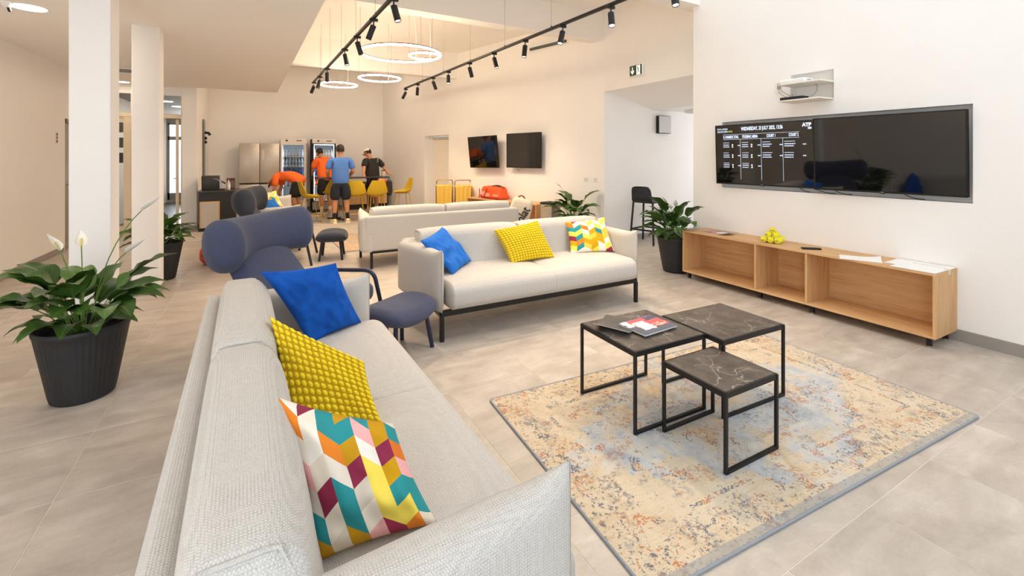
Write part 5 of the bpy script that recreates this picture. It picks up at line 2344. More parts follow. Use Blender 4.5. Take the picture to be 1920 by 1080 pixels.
M_SACK = plain('yellow_sack', '#e2bb50', 0.7, nz=0.08, scale=8)
M_TUBE = plain('cart_tube', '#9c8068', 0.25, 0.9)
for k, (x, y, lab) in enumerate(((3.735, 10.18, 'yellow sack laundry cart closest to the niche door'), (4.055, 9.80, 'yellow sack laundry cart partly behind the orange bag'))):
    t = thing('laundry_cart', lab, 'cart', (x, y, 0), radians(-22), 'laundry carts with yellow sacks')
    b = MB()
    b.tube(rounded([(-0.19, 0.15, 0.06), (-0.19, 0.15, 0.95), (0.19, 0.15, 0.95), (0.19, 0.15, 0.06)], 0.06), 0.011, 8)
    b.build('push_handle', M_TUBE, t)
    b = MB()
    b.tube(rounded([(-0.19, 0.14, 0.82), (-0.19, -0.15, 0.82), (0.19, -0.15, 0.82), (0.19, 0.14, 0.82)], 0.04), 0.010, 8)
    b.build('hoop', M_TUBE, t)
    for sx in (-1, 1):
        b = MB()
        b.tube([(sx * 0.185, -0.15, 0.82), (sx * 0.185, -0.15, 0.06)], 0.010, 8)
        b.build('post', M_TUBE, t)
    b = MB()
    b.tube(rounded([(-0.185, -0.15, 0.07), (0.185, -0.15, 0.07), (0.185, 0.15, 0.07), (-0.185, 0.15, 0.07)], 0.03, 4, True), 0.010, 8, closed=True)
    b.build('base_frame', M_TUBE, t)
    b = MB()

    def fk(p):
        x_, y_, z_ = p
        s = 1 - 0.14 * (0.34 - z_) / 0.68
        wv = 0.006 * sin(x_ * 60) * (1 if abs(y_) > 0.1 else 0)
        return (x_ * s, y_ * s + wv, z_)
    b.rbox((0.20, 0.158, 0.36), 0.035, 3, 14, fk, (0, -0.005, 0.485))
    b.build('sack', M_SACK, t)
    for sx in (-1, 1):
        for sy in (-1, 1):
            b = MB()
            b.cyl((sx * 0.17 - 0.012, sy * 0.13, 0.03), (sx * 0.17 + 0.012, sy * 0.13, 0.03), 0.03, seg=14)
            b.build('caster', M_BLACKMATT, t)

# orange sports bag lying on the bench
M_ORBAG = plain('orange_bag_cloth', '#e95a22', 0.6, nz=0.12, scale=20, bump=0.2)
M_ORDARK = plain('red_bag_piping', '#b93015', 0.6)
M_PRINT = plain('white_print', '#f1e6d8', 0.6)
t = thing('sports_bag', 'orange sports bag with white lettering lying on the low shelf unit', 'bag', wp(8.83, 0.20, 0.602), ANGW + pi + radians(-8))
b = MB()


def fbag(p):
    x, y, z = p
    s = 1 - 0.16 * (z + 0.13) / 0.26
    return (x * s, y * (1 - 0.3 * (z + 0.13) / 0.26) + 0.01 * noise.noise(Vector((x * 6, z * 6, 2))), z + 0.015 * noise.noise(Vector((x * 7, y * 7, 0))))


b.rbox((0.40, 0.15, 0.13), 0.06, 4, 10, fbag, (0, 0, 0.13))
b.build('body', M_ORBAG, t)
b = MB()
b.span((-0.40, -0.152, 0.028), (0.40, -0.146, 0.05), bev=0.002)
b.build('trim', M_ORDARK, t, smooth=0)
texts('lettering', [('Wilson', 0.15, frame_matrix((-0.13, -0.149, 0.095), (1, 0, 0), (0, -0.12, 1)), dict(squeeze=0.8, bold=0.003)),
                    ('Wilson', 0.075, frame_matrix((0.27, -0.144, 0.088), (1, 0, 0.12), (-0.12, -0.12, 1)), dict(squeeze=0.85, bold=0.002))], M_PRINT, t)
b = MB()
b.tube(rounded([(-0.36, -0.15, 0.20), (-0.33, -0.165, 0.10), (-0.27, -0.235, -0.10), (-0.20, -0.235, -0.10), (-0.12, -0.165, 0.08), (-0.08, -0.14, 0.22)], 0.06, 5), 0.012, 6)
b.build('strap', M_ORDARK, t)
b = MB()
b.tube(arc((-0.10, 0.02, 0.262), (0.2, 0.03, 0.30), (0.36, 0.02, 0.235), 10), [0.010 + 0.010 * sin(pi * k / 10) for k in range(11)], 8)
b.build('carry_handle', plain('dark_handle', '#3c342a', 0.7), t)

# pale racket bag standing against the arm of the rear sofa
M_RBAG = plain('pale_racket_bag', '#d9ccb6', 0.7, nz=0.06)
M_RDARK = plain('bag_black', '#2a2624', 0.6)
t = thing('racket_bag', 'tall pale racket bag with dark lettering leaning beside the rear sofa arm', 'bag', (3.70, 6.66, 0), radians(-34))
Rl = Matrix.Rotation(radians(14), 3, 'Y')
b = MB()


def frb(p):
    x, y, z = p
    k = 1 - 0.14 * max(0, (z - 0.05) / 0.35) ** 2
    return (x * k + 0.02 * sin(z * 4), y * (1 - 0.2 * abs(z) / 0.4), z)


b.rbox((0.19, 0.12, 0.40), 0.07, 5, 10, frb, (0.02, 0, 0.42), Rl)
b.build('body', M_RBAG, t)
for sy in (-0.122,):
    texts('lettering', [('Babolat', 0.20, frame_matrix(Rl @ Vector((0.055, -0.125, 0.0)) + Vector((0.02, 0, 0.45)), (0.50, 0, 0.86), (-0.86, 0, 0.50)), dict(squeeze=0.85, bold=0.004))], M_RDARK, t)
for x in (-0.05, 0.115):
    b = MB()
    b.tube([Rl @ Vector((x * 1.0, -0.123, z)) + Vector((0.02, 0, 0.415)) for z in (-0.3, 0.0, 0.25)], 0.005, 6)
    b.build('zip_line', M_RDARK, t)
b = MB()
b.tube(arc(Rl @ Vector((-0.10, 0, 0.36)) + Vector((0.02, 0, 0.415)), Rl @ Vector((-0.02, 0, 0.52)) + Vector((0.02, 0, 0.415)), Rl @ Vector((0.06, 0, 0.37)) + Vector((0.02, 0, 0.415)), 8), 0.012, 8)
b.build('carry_handle', plain('brown_handle', '#6d4c34', 0.6), t)

# red and black sports bag on the floor behind the wing chairs
t = thing('sports_bag', 'small red sports bag with black band on the floor behind the navy wing chair', 'bag', (-0.66, 7.62, 0), radians(20))
b = MB()


def fr(p):
    x, y, z = p
    return (x, y * (1 - 0.2 * (z + 0.13) / 0.26), z)


b.rbox((0.24, 0.14, 0.13), 0.10, 5, 6, fr, (0.12, 0, 0.132))
b.build('body', plain('red_bag_cloth', '#d63b17', 0.6), t)
b = MB()
b.tube([(-0.115, -0.09, 0.15), (-0.06, -0.135, 0.125), (0.05, -0.146, 0.12), (0.30, -0.14, 0.12)], 0.02, 8)
b.build('band', M_RDARK, t)

# ------------------------------------------------------------------ black bar stool in the passage
t = thing('bar_stool', 'black plastic bar stool with perforated back in the passage', 'bar stool', (5.90, 5.845, 0), radians(105))
b = MB()
b.rbox((0.20, 0.19, 0.018), 0.016, 3, 6, None, (0, 0, 0.72))
b.build('seat', M_BLACKMATT, t)
# perforated back: real holes
b = MB()
nx, nz = 17, 11
w, h = 0.39, 0.255


def bp(i, j, off):
    u, v = -1 + 2 * i / nx, j / nz
    x = u * w / 2 * (1 - 0.10 * v - (0.10 * v ** 8))
    z = 0.735 + h * v - 0.02 * abs(u) ** 5 * (1 if v > 0.9 else 0)
    y = 0.185 + 0.05 * v - 0.03 * (1 - u * u) + off
    return (x, y, z)


for off in (0.0, 0.02):
    pass
G = [[[b.bm.verts.new(bp(i, j, o_)) for j in range(nz + 1)] for i in range(nx + 1)] for o_ in (0.0, 0.02)]
holes = {(i, j) for i in range(1, nx - 1) for j in range(2, nz - 1)}


def center_ring(i, j):
    return [(i, j), (i + 1, j), (i + 1, j + 1), (i, j + 1)]


for i in range(nx):
    for j in range(nz):
        q0 = [G[0][a][c] for a, c in center_ring(i, j)]
        q1 = [G[1][a][c] for a, c in center_ring(i, j)]
        if (i, j) in holes:
            c0 = sum((v.co for v in q0), Vector()) / 4
            c1 = sum((v.co for v in q1), Vector()) / 4
            i0 = [b.bm.verts.new(c0 + (v.co - c0) * 0.5) for v in q0]
            i1 = [b.bm.verts.new(c1 + (v.co - c1) * 0.5) for v in q1]
            for k in range(4):
                m = (k + 1) % 4
                b.bm.faces.new((q0[k], q0[m], i0[m], i0[k]))
                b.bm.faces.new((q1[m], q1[k], i1[k], i1[m]))
                b.bm.faces.new((i0[k], i0[m], i1[m], i1[k]))
        else:
            b.bm.faces.new(q0)
            b.bm.faces.new(list(reversed(q1)))
for i in range(nx):
    for j in (0, nz):
        b.bm.faces.new((G[0][i][j], G[0][i + 1][j], G[1][i + 1][j], G[1][i][j]))
for j in range(nz):
    for i in (0, nx):
        b.bm.faces.new((G[0][i][j], G[0][i][j + 1], G[1][i][j + 1], G[1][i][j]))
b.build('backrest', M_BLACKMATT, t, smooth=0)
for sx in (-1, 1):
    for sy in (-1, 1):
        b = MB()
        b.bar((sx * 0.185, sy * 0.17, 0.715), (sx * 0.225, sy * 0.215, 0.0), 0.032, 0.026, bev=0.006)
        b.build('leg', M_BLACKMATT, t, smooth=0)
for a, c in (((-0.21, -0.198), (0.21, -0.198)), ((-0.21, 0.198), (0.21, 0.198)), ((-0.21, -0.198), (-0.21, 0.198)), ((0.21, -0.198), (0.21, 0.198))):
    b = MB()
    b.bar((a[0], a[1], 0.24), (c[0], c[1], 0.24), 0.02, 0.028)
    b.build('stretcher', M_BLACKMATT, t, smooth=0)

# ------------------------------------------------------------------ coffee counter
M_CTR = plain('black_counter', '#242120', 0.5)
t = thing('coffee_counter', 'black coffee counter with a wood framed grey door, by the last column', 'counter', (-1.15, 10.95, 0), radians(2))
b = MB()
b.span((0.0, 0.0, 0.06), (1.05, 0.6, 0.78), bev=0.004)
b.build('body', M_CTR, t, smooth=0)
b = MB()
b.span((-0.01, -0.015, 0.78), (1.06, 0.6, 0.81), bev=0.003)
b.build('worktop', plain('dark_worktop', '#3b352e', 0.3), t, smooth=0)
b = MB()
b.span((0.0, 0.02, 0.0), (1.04, 0.58, 0.06))
b.build('plinth', M_BLACKMATT, t, smooth=0)
b = MB()
b.span((0.02, -0.02, 0.07), (0.36, 0.0, 0.60), bev=0.002)
d = b.build('door', M_OAK_Z, t, smooth=0)
b = MB()
b.span((0.045, -0.025, 0.075), (0.335, -0.019, 0.58))
b.build('door_panel', plain('pale_panel', '#bdb6ac', 0.4), d, smooth=0)
CW = 0.811
t = thing('coffee_machine', 'black coffee machine with a steel milk pipe on the counter', 'coffee machine', (-0.98, 11.18, CW), radians(2))
b = MB()
b.span((-0.13, -0.17, 0.02), (0.17, 0.2, 0.30), bev=0.012, seg=2)
b.build('housing', plain('machine_black', '#2d2826', 0.4), t)
b = MB()
b.span((-0.12, -0.18, 0.0), (0.26, 0.2, 0.02))
b.build('drip_tray', M_BLACKMATT, t, smooth=0)
b = MB()
b.tube(rounded([(0.06, -0.19, 0.235), (0.12, -0.20, 0.225), (0.24, -0.19, 0.16)], 0.03), [0.008] * 3 + [0.008] * 5, 8) if False else b.tube([(0.06, -0.18, 0.24), (0.12, -0.20, 0.235), (0.18, -0.20, 0.20), (0.26, -0.19, 0.15)], 0.009, 8)
b.build('milk_pipe', M_CHROME, t)
b = MB()
b.tube([(0.19, -0.195, 0.20), (0.28, -0.185, 0.14)], 0.014, 8)
b.build('pipe_grip', M_BLACKMATT, t)
b = MB()
b.span((0.17, -0.08, 0.05), (0.2, 0.08, 0.2), bev=0.004)
b.build('spout_panel', M_CHROME, t, smooth=0)
t = thing('storage_box', 'dark brown box standing behind the bottle on the counter', 'box', (-0.62, 11.37, CW), radians(5))
b = MB()
b.span((-0.075, -0.05, 0.0), (0.075, 0.05, 0.235), bev=0.003)
b.build('carton', plain('brown_box', '#4a3a30', 0.6), t, smooth=0)
b = MB()
b.span((-0.06, -0.052, 0.04), (0.06, -0.049, 0.18))
b.build('label_panel', plain('box_label', '#75655a', 0.6), t, smooth=0)
t = thing('water_bottle', 'clear bottle with a pink cap on the coffee counter', 'bottle', (-0.655, 11.235, CW))
b = MB()
b.lathe([(0.0001, 0), (0.034, 0.0), (0.036, 0.01), (0.036, 0.13), (0.016, 0.17), (0.015, 0.195), (0.0001, 0.195)], 18)
b.build('bottle_body', plain('clear_plastic', '#d9d2c8', 0.15), t)
b = MB()
b.cyl((0, 0, 0.195), (0, 0, 0.222), 0.017)
b.build('cap', plain('pink_cap', '#d23a72', 0.5), t)
b = MB()
b.lathe([(0.0365, 0.05), (0.0365, 0.105)], 18)
b.build('label_band', plain('white_label', '#eee8e2', 0.6), t)
# slim hose rail on the narrow wall
t = thing('wall_rail', 'grey wall rail with a dark hook on the narrow wall by the last column', 'wall rail', (-1.216, 12.6, 0))
b = MB()
b.span((0.0, -0.14, 1.02), (0.015, 0.14, 2.36), bev=0.003)
b.build('rail_plate', M_GREYMETAL, t, smooth=0)
b = MB()
b.tube([(0.01, 0, 2.06), (0.09, 0, 2.05), (0.12, 0, 2.0)], 0.03, 8)
b.sphere((0.03, 0, 1.93), 0.035, 10, 8)
b.sphere((0.03, 0, 1.84), 0.035, 10, 8)
b.build('hook', M_BLACKMATT, t)
# small sign by the door on the far left wall
t = thing('wall_label', 'small dark room label on the far left wall near the door', 'sign', (-2.779, 9.42, 1.79))
b = MB()
b.span((0, -0.035, -0.085), (0.006, 0.035, 0.085), bev=0.001)
b.build('plate', plain('label_plate', '#d8c7ae', 0.5), t, smooth=0)
b = MB()
for z0 in (-0.07, -0.015, 0.035):
    b.span((0.006, -0.022, z0), (0.008, 0.022, z0 + 0.035))
b.build('pictogram', plain('label_print', '#4b4238', 0.6), t, smooth=0)

# ------------------------------------------------------------------ refrigerators
YF = 13.22
M_SILVER = plain('silver_door', '#bdb4a7', 0.35, 0.35)
M_FWHITE = plain('fridge_white', '#e3ddd4', 0.4)
M_FIN = plain('fridge_inside', '#dfe7ee', 0.5)
t = thing('refrigerator', 'wide silver four-door fridge at the left end of the back wall', 'refrigerator', (-0.542, YF, 0))
Wf = 0.895
b = MB()
b.span((0.0, 0.06, 0.03), (Wf, 0.68, 1.83), bev=0.006)
b.build('cabinet', plain('fridge_grey', '#8f887d', 0.5), t, smooth=0)
for x0, x1 in ((0.0, Wf / 2 - 0.006), (Wf / 2 + 0.006, Wf)):
    for z0, z1 in ((0.06, 0.80), (0.84, 1.845)):
        b = MB()
        b.span((x0, 0.0, z0), (x1, 0.058, z1), bev=0.008, seg=2)
        d = b.build('door', M_SILVER, t)
        if z0 > 0.5 and x0 > 0.1:
            b = MB()
            b.span((x0 + 0.05, -0.006, 1.43), (x0 + 0.085, 0.002, 1.68), bev=0.002)
            b.build('handle_strip', plain('handle_strip', '#d8d2c8', 0.3), d, smooth=0)
            b = MB()
            b.span((x1 - 0.12, -0.003, 1.765), (x1 - 0.05, 0.001, 1.778))
            b.build('maker_mark', M_WHITEPL, d, smooth=0)
b = MB()
b.span((0.004, 0.02, 0.80), (Wf - 0.004, 0.06, 0.84))
b.build('handle_groove', M_BLACKMATT, t, smooth=0)

M_COOL = emit('cooler_light', (0.82, 0.92, 1.0), 5)
q = N('cooler_glass')
q.b.inputs['Transmission Weight'].default_value = 1.0
q.b.inputs['IOR'].default_value = 1.05
q.b.inputs['Roughness'].default_value = 0.0
M_CGLASS = q.m


def cooler(label, x, w, black, open_door):
    t = thing('drinks_cooler', label, 'refrigerator', (x, YF, 0))
    H_, dp = 1.985, 0.66
    z0, z1 = 0.30, 1.80
    body = M_BLACKMATT if black else M_FWHITE
    b = MB()
    b.span((0, 0.06, 0.08), (0.04, dp, H_))
    b.span((w - 0.04, 0.06, 0.08), (w, dp, H_))
    b.span((0.04, dp - 0.04, 0.08), (w - 0.04, dp, H_))
    b.span((0.04, 0.06, 0.08), (w - 0.04, dp - 0.04, z0))
    b.span((0.04, 0.06, z1 + 0.04), (w - 0.04, dp - 0.04, H_))
    b.build('cabinet', body, t, smooth=0)
    b = MB()
    b.span((0.04, 0.08, z0), (0.045, dp - 0.04, z1 + 0.04))
    b.span((w - 0.045, 0.08, z0), (w - 0.04, dp - 0.04, z1 + 0.04))
    b.span((0.04, dp - 0.05, z0), (w - 0.04, dp - 0.04, z1 + 0.04))
    b.build('lining', M_FIN, t, smooth=0)
    b = MB()
    b.span((0.0, 0.0, 1.86), (w, 0.07, H_), bev=0.004)
    hd = b.build('header_panel', M_FWHITE, t, smooth=0)
    b = MB()
    b.span((0.12, -0.003, 1.905), (0.17, 0.001, 1.945))
    b.span((w - 0.25, -0.003, 1.915), (w - 0.12, 0.001, 1.935))
    b.build('controls', M_BLACKMATT, hd, smooth=0)
    b = MB()
    b.span((0.01, 0.02, 0.0), (w - 0.01, dp - 0.02, 0.08))
    b.build('plinth', M_BLACKMATT, t, smooth=0)
    b = MB()
    b.span((0.0, 0.0, 0.08), (w, 0.06, 0.28), bev=0.003)
    b.build('bottom_panel', M_FWHITE if not black else M_STEEL, t, smooth=0)
    b = MB()
    b.span((0.045, 0.085, z1 + 0.02), (w - 0.045, 0.11, z1 + 0.035))
    b.span((0.046, 0.085, z0 + 0.05), (0.056, 0.10, z1))
    b.span((w - 0.056, 0.085, z0 + 0.05), (w - 0.046, 0.10, z1))
    b.build('light_strip', M_COOL, t, smooth=0)
    zs = [z0 + 0.012, 0.72, 0.985, 1.245, 1.505]
    for z in zs:
        b = MB()
        b.span((0.046, 0.10, z - 0.012), (w - 0.046, dp - 0.05, z), bev=0.002)
        b.build('shelf', M_WHITEPL, t, smooth=0)
    # glazed door
    dr = empty('door', (w, 0.0, 0) if open_door else (0, 0, 0), radians(-105) if open_door else 0)
    dr.parent = t
    sgn = -1 if open_door else 1
    b = MB()
    for a, c in (((0, 0.29), (0.05, 1.86)), ((w - 0.075, 0.29), (w, 1.86)), ((0.05, 0.29), (w - 0.075, 0.34)), ((0.05, 1.81), (w - 0.075, 1.86))):
        xa, xc = (a[0], c[0]) if not open_door else (-c[0] if False else a[0] - w, c[0] - w)
        b.span((xa, 0.0, a[1]), (xc, 0.045, c[1]), bev=0.003)
    b.build('door_frame', M_FWHITE, dr, smooth=0)
    b = MB()
    xa, xc = (0.05, w - 0.075) if not open_door else (0.05 - w, -0.075)
    b.span((xa, 0.02, 0.34), (xc, 0.026, 1.81))
    b.build('pane', M_CGLASS, dr, smooth=0)
    if not open_door:
        b = MB()
        b.span((w - 0.012, -0.02, 0.3), (w + 0.018, 0.05, 1.85))
        b.build('door_handle', plain('cooler_handle', '#7b766d', 0.4), dr, smooth=0)
    if black:
        text('lettering', 'Jana', 0.46, frame_matrix((-0.003, 0.33, 1.22), (0, 0, 1), (0, 1, 0)), plain('side_print', '#8f8d88', 0.5), t, squeeze=1.0, bold=0.006)
    return t, zs


c1, zs = cooler('white drinks cooler between the silver fridge and the black sided cooler', 0.375, 0.625, False, False)
c2, _ = cooler('black sided drinks cooler with its glass door open', 1.135, 0.60, True, True)


def bottle_proto(name, body, cap, lab, h=0.215, r=0.031):
    b = MB()
    b.lathe([(0.0001, 0), (r * 0.95, 0), (r, 0.008), (r, h * 0.58), (r * 0.42, h * 0.82), (r * 0.42, h * 0.92), (0.0001, h * 0.92)], 12)
    o = b.build(name, body)
    b = MB()
    b.cyl((0, 0, h * 0.92), (0, 0, h), r * 0.5, seg=10)
    b.build('cap', cap, o)
    b = MB()
    b.lathe([(r + 0.0008, h * 0.2), (r + 0.0008, h * 0.5)], 12)
    b.build('label_band', lab, o)
    return o


M_WCAP = plain('navy_cap', '#30405e', 0.5)
protos = {
    'water': bottle_proto('drink_bottle', plain('water_bottle', '#bccad8', 0.2), M_WCAP, plain('water_label', '#dfe5ea', 0.6)),
    'clear': bottle_proto('drink_bottle', plain('clear_bottle', '#ccd6de', 0.2), plain('white_cap', '#e0e4e8', 0.5), plain('clear_label', '#8ea0b8', 0.6)),
    'blue': bottle_proto('drink_bottle', plain('blue_drink', '#1f63c4', 0.25), plain('dark_cap', '#2b3444', 0.5), plain('grey_label', '#55677f', 0.6)),
}
b = MB()
b.lathe([(0.0001, 0), (0.026, 0), (0.031, 0.006), (0.031, 0.15), (0.026, 0.165), (0.0001, 0.163)], 14)
protos['can'] = b.build('drink_can', plain('orange_can', '#e2552b', 0.35))
b = MB()
b.lathe([(0.0315, 0.05), (0.0315, 0.11)], 14)
b.build('label_band', plain('can_label', '#f0b090', 0.5), protos['can'])
b = MB()
b.lathe([(0.026, 0.164), (0.024, 0.168), (0.0001, 0.166)], 14)
b.build('rim', M_STEEL, protos['can'])
KIND = {'water': ('clear water bottle', 'bottle'), 'clear': ('pale water bottle', 'bottle'), 'blue': ('bottle of blue drink', 'bottle'), 'can': ('orange drink can', 'can')}
SH = {1: 'second lowest', 2: 'middle', 3: 'second highest', 4: 'highest'}
seen = {}
for cl, x0, w_, where, rows in ((c1, 0.375, 0.625, 'white cooler', {4: 'water', 3: 'clear', 2: 'blue', 1: 'water'}), (c2, 1.135, 0.60, 'black sided cooler', {4: 'water', 3: 'clear', 2: 'blue', 1: 'can'})):
    for si, kd in rows.items():
        n_ = 7
        for i in range(n_):
            pr_ = protos[kd]
            o = pr_ if kd not in seen else copy_tree(pr_)
            seen[kd] = 1
            xx = x0 + 0.085 + i * (w_ - 0.19) / (n_ - 1) + random.Random(i * 7 + si).uniform(-0.004, 0.004)
            o.location = (xx, YF + 0.15, zs[si] + 0.0005)
            txt, cat = KIND[kd]
            tag(o, '%s %s from the left, %s shelf of the %s' % (ORD[i], txt, SH[si], where), cat, '%s on the %s shelf of the %s' % (cat + 's', SH[si], where))

# ------------------------------------------------------------------ sideboard at the back wall
t = thing('credenza', 'light wood sideboard with black edges against the back wall, behind the high table', 'sideboard', (2.02, 13.42, 0), radians(2))
b = MB()
b.span((0, 0.0, 0.74), (1.18, 0.45, 0.765))
b.span((1.155, 0.0, 0.12), (1.18, 0.45, 0.74))
b.span((0, 0.0, 0.12), (0.025, 0.45, 0.74))
b.span((0.025, 0.0, 0.12), (1.155, 0.45, 0.145))
b.build('carcass', M_BLACK, t, smooth=0)
for k in range(3):
    b = MB()
    b.span((0.028 + k * 0.376, -0.004, 0.148), (0.028 + (k + 1) * 0.376 - 0.006, 0.016, 0.737), bev=0.002)
    b.build('door', oak('pale_oak_%d' % k, 2), t, smooth=0)
for x in (0.05, 1.13):
    b = MB()
    b.span((x - 0.02, 0.03, 0), (x + 0.02, 0.42, 0.12))
    b.build('leg', M_BLACK, t, smooth=0)

# ------------------------------------------------------------------ high table and yellow stools
t = thing('high_table', 'long black high table the men stand at', 'table', (1.90, 11.52, 0), radians(1))
b = MB()
b.span((-0.81, -0.30, 0.985), (0.81, 0.30, 1.012), bev=0.004)
b.build('tabletop', plain('dark_tabletop', '#27211e', 0.4), t, smooth=0)
for x in (-0.40, 0.42):
    b = MB()
    b.span((x - 0.04, -0.04, 0.03), (x + 0.04, 0.04, 0.985), bev=0.004)
    b.build('leg', M_BLACK, t, smooth=0)
    for sy in (-1, 1):
        for sx in (-1, 1):
            b = MB()
            b.tube([(x, 0, 0.035), (x + sx * 0.13, sy * 0.24, 0.025)], [0.02, 0.014], 8)
            b.sphere((x + sx * 0.13, sy * 0.24, 0.02), 0.02, 10, 6)
            b.build('foot', M_BLACK, t)
M_YCH = plain('mustard_plastic', '#cdaa1a', 0.45)
M_YLEG = plain('mustard_metal', '#c79b1c', 0.4, 0.3)


def yellow_stool():
    t = empty('yellow_stool')
    b = MB()
    # one piece shell: seat and back; local -y is the front
    n, m = 14, 12
    rows = []
    prof = []
    for k in range(n + 1):
        s = k / n
        if s < 0.5:
            y = -0.20 + 0.36 * (s / 0.5)
            z = 0.615 - 0.03 * sin(pi * s / 0.5) - 0.012 * (1 - s / 0.5) ** 4
        else:
            a = (s - 0.5) / 0.5
            y = 0.16 + 0.075 * a ** 0.7 + 0.02 * a
            z = 0.615 + 0.335 * a ** 1.25
        wd = 0.21 + 0.03 * sin(pi * min(1, s * 1.1)) - 0.075 * max(0, (s - 0.62) / 0.38) ** 2.2
        if s < 0.12:
            wd *= 0.82 + 0.18 * (s / 0.12) ** 0.5
        prof.append((y, z, wd))
    for off in (0, 1):
        grid = []
        for k, (y, z, wd) in enumerate(prof):
            y0, z0, _ = prof[max(0, k - 1)]
            y1, z1, _ = prof[min(n, k + 1)]
            tn = Vector((0, y1 - y0, z1 - z0)).normalized()
            nr = Vector((0, -tn.z, tn.y))
            row = []
            for j in range(m + 1):
                u = -1 + 2 * j / m
                lift = 0.05 * abs(u) ** 2.5 * (0.6 + 0.6 * sin(pi * k / n))
                p = Vector((u * wd, y, z)) + nr * (lift + (0.0 if off == 0 else -0.012))
                row.append(b.bm.verts.new(p))
            grid.append(row)
        rows.append(grid)
    for k in range(n):
        for j in range(m):
            b.bm.faces.new((rows[0][k][j], rows[0][k][j + 1], rows[0][k + 1][j + 1], rows[0][k + 1][j]))
            b.bm.faces.new((rows[1][k][j], rows[1][k + 1][j], rows[1][k + 1][j + 1], rows[1][k][j + 1]))
    for k in range(n):
        for j in (0, m):
            b.bm.faces.new((rows[0][k][j], rows[0][k + 1][j], rows[1][k + 1][j], rows[1][k][j]))
    for j in range(m):
        for k in (0, n):
            b.bm.faces.new((rows[0][k][j], rows[0][k][j + 1], rows[1][k][j + 1], rows[1][k][j]))
    b.build('seat_shell', M_YCH, t, smooth=60)
    for sx in (-1, 1):
        for sy in (-1, 1):
            b = MB()
            b.tube([(sx * 0.14, sy * 0.13, 0.575), (sx * 0.20, sy * 0.20 + 0.0, 0.0)], 0.0095, 8)
            b.build('leg', M_YLEG, t)
    b = MB()
    b.tube(rounded([(-0.185, -0.182, 0.17), (0.185, -0.182, 0.17), (0.185, 0.182, 0.17), (-0.185, 0.182, 0.17)], 0.02, 3, True), 0.008, 6, closed=True)
    b.build('footrest', M_YLEG, t)
    b = MB()
    b.tube(rounded([(-0.14, -0.13, 0.575), (0.14, -0.13, 0.575), (0.14, 0.13, 0.575), (-0.14, 0.13, 0.575)], 0.02, 3, True), 0.0095, 6, closed=True)
    b.build('seat_frame', M_YLEG, t)
    return t


ys = yellow_stool()
for k, (x, y, deg, lab) in enumerate(((0.93, 11.25, 100, 'yellow stool at the left end of the high table, seen from the side'),
                                      (1.50, 11.98, 190, 'yellow stool mostly hidden behind the man in blue'),
                                      (1.885, 11.15, 172, 'yellow stool just right of the man in blue, back turned'),
                                      (2.335, 11.02, 180, 'yellow stool in front of the man in the cap, back turned'),
                                      (3.13, 11.62, -86, 'yellow stool standing free at the right end of the high table'))):
    o = ys if k == 0 else copy_tree(ys)
    o.location = (x, y, 0)
    o.rotation_euler = (0, 0, radians(deg))
    tag(o, lab, 'bar stool', 'yellow stools around the high table')
# things on the table end
t = thing('glass_jar', 'clear jar with dark rim at the right end of the high table', 'jar', (2.62, 11.50, 1.013))
b = MB()
b.lathe([(0.0001, 0), (0.045, 0), (0.048, 0.01), (0.048, 0.14)], 18)
b.build('body', plain('pale_jar', '#c9b59a', 0.15), t)
b = MB()
b.lathe([(0.049, 0.135), (0.051, 0.14), (0.051, 0.155), (0.047, 0.155)], 18)
b.build('rim', M_BLACKMATT, t)
t = thing('snack_bag', 'red and yellow snack bag hanging under the right end of the high table', 'bag', (2.50, 11.24, 0.985))
b = MB()
b.rbox((0.10, 0.05, 0.065), 0.04, 3, 6, lambda p: (p[0], p[1], p[2] + 0.01 * noise.noise(Vector(p) * 20)), (0, -0.08, -0.085))
b.build('pouch', cover_mat('snack_print', [(0.1, 0.5, 0.2, 0.8, '#e7c23a'), (0.55, 0.9, 0.3, 0.9, '#d33b1c')], '#c9551f'), t)
b = MB()
b.tube([(0, -0.07, -0.03), (0, -0.065, 0.02)], 0.005, 6)
b.build('loop', M_RDARK, t)
t = thing('racket_case', 'black oval racket case hanging from the right end of the high table', 'bag', (2.70, 11.30, 0.98))
b = MB()
b.rbox((0.075, 0.045, 0.19), 0.04, 4, 8, lambda p: (p[0] * (1 - 0.35 * (abs(p[2]) / 0.19) ** 3), p[1], p[2]), (0, -0.05, -0.24))
b.build('case', plain('black_case', '#1d1816', 0.5), t)
b = MB()
b.tube(arc((-0.03, -0.05, -0.06), (0, -0.05, 0.05), (0.03, -0.05, -0.06), 6), 0.006, 6)
b.build('loop', M_RDARK, t)
b = MB()
b.tube(arc((-0.05, -0.096, -0.12), (-0.02, -0.1, -0.25), (-0.045, -0.096, -0.37), 8), 0.004, 6)
b.build('zip_line', plain('brown_zip', '#4c4036', 0.5), t)
# ------------------------------------------------------------------ people
def skin(name, verts, edges, radii, mat, parent=None, sub=2, root=0, flat=None):
    me = D.meshes.new(name)
    me.from_pydata([tuple(v) for v in verts], edges, [])
    o = D.objects.new(name, me)
    COL.objects.link(o)
    o.modifiers.new('skin', 'SKIN')
    sm = o.modifiers.new('sub', 'SUBSURF')
    sm.levels = sub
    sm.render_levels = sub
    for i, r in enumerate(radii):
        sv = me.skin_vertices[0].data[i]
        sv.radius = r if isinstance(r, tuple) else (r, r)
        sv.use_root = (i == root)
    bpy.context.view_layer.update()
    dg = bpy.context.evaluated_depsgraph_get()
    m2 = D.meshes.new_from_object(o.evaluated_get(dg))
    D.objects.remove(o)
    D.meshes.remove(me)
    for p in m2.polygons:
        p.use_smooth = True
    m2.name = name
    m2.materials.clear()
    return finish(m2, name, mat, parent)


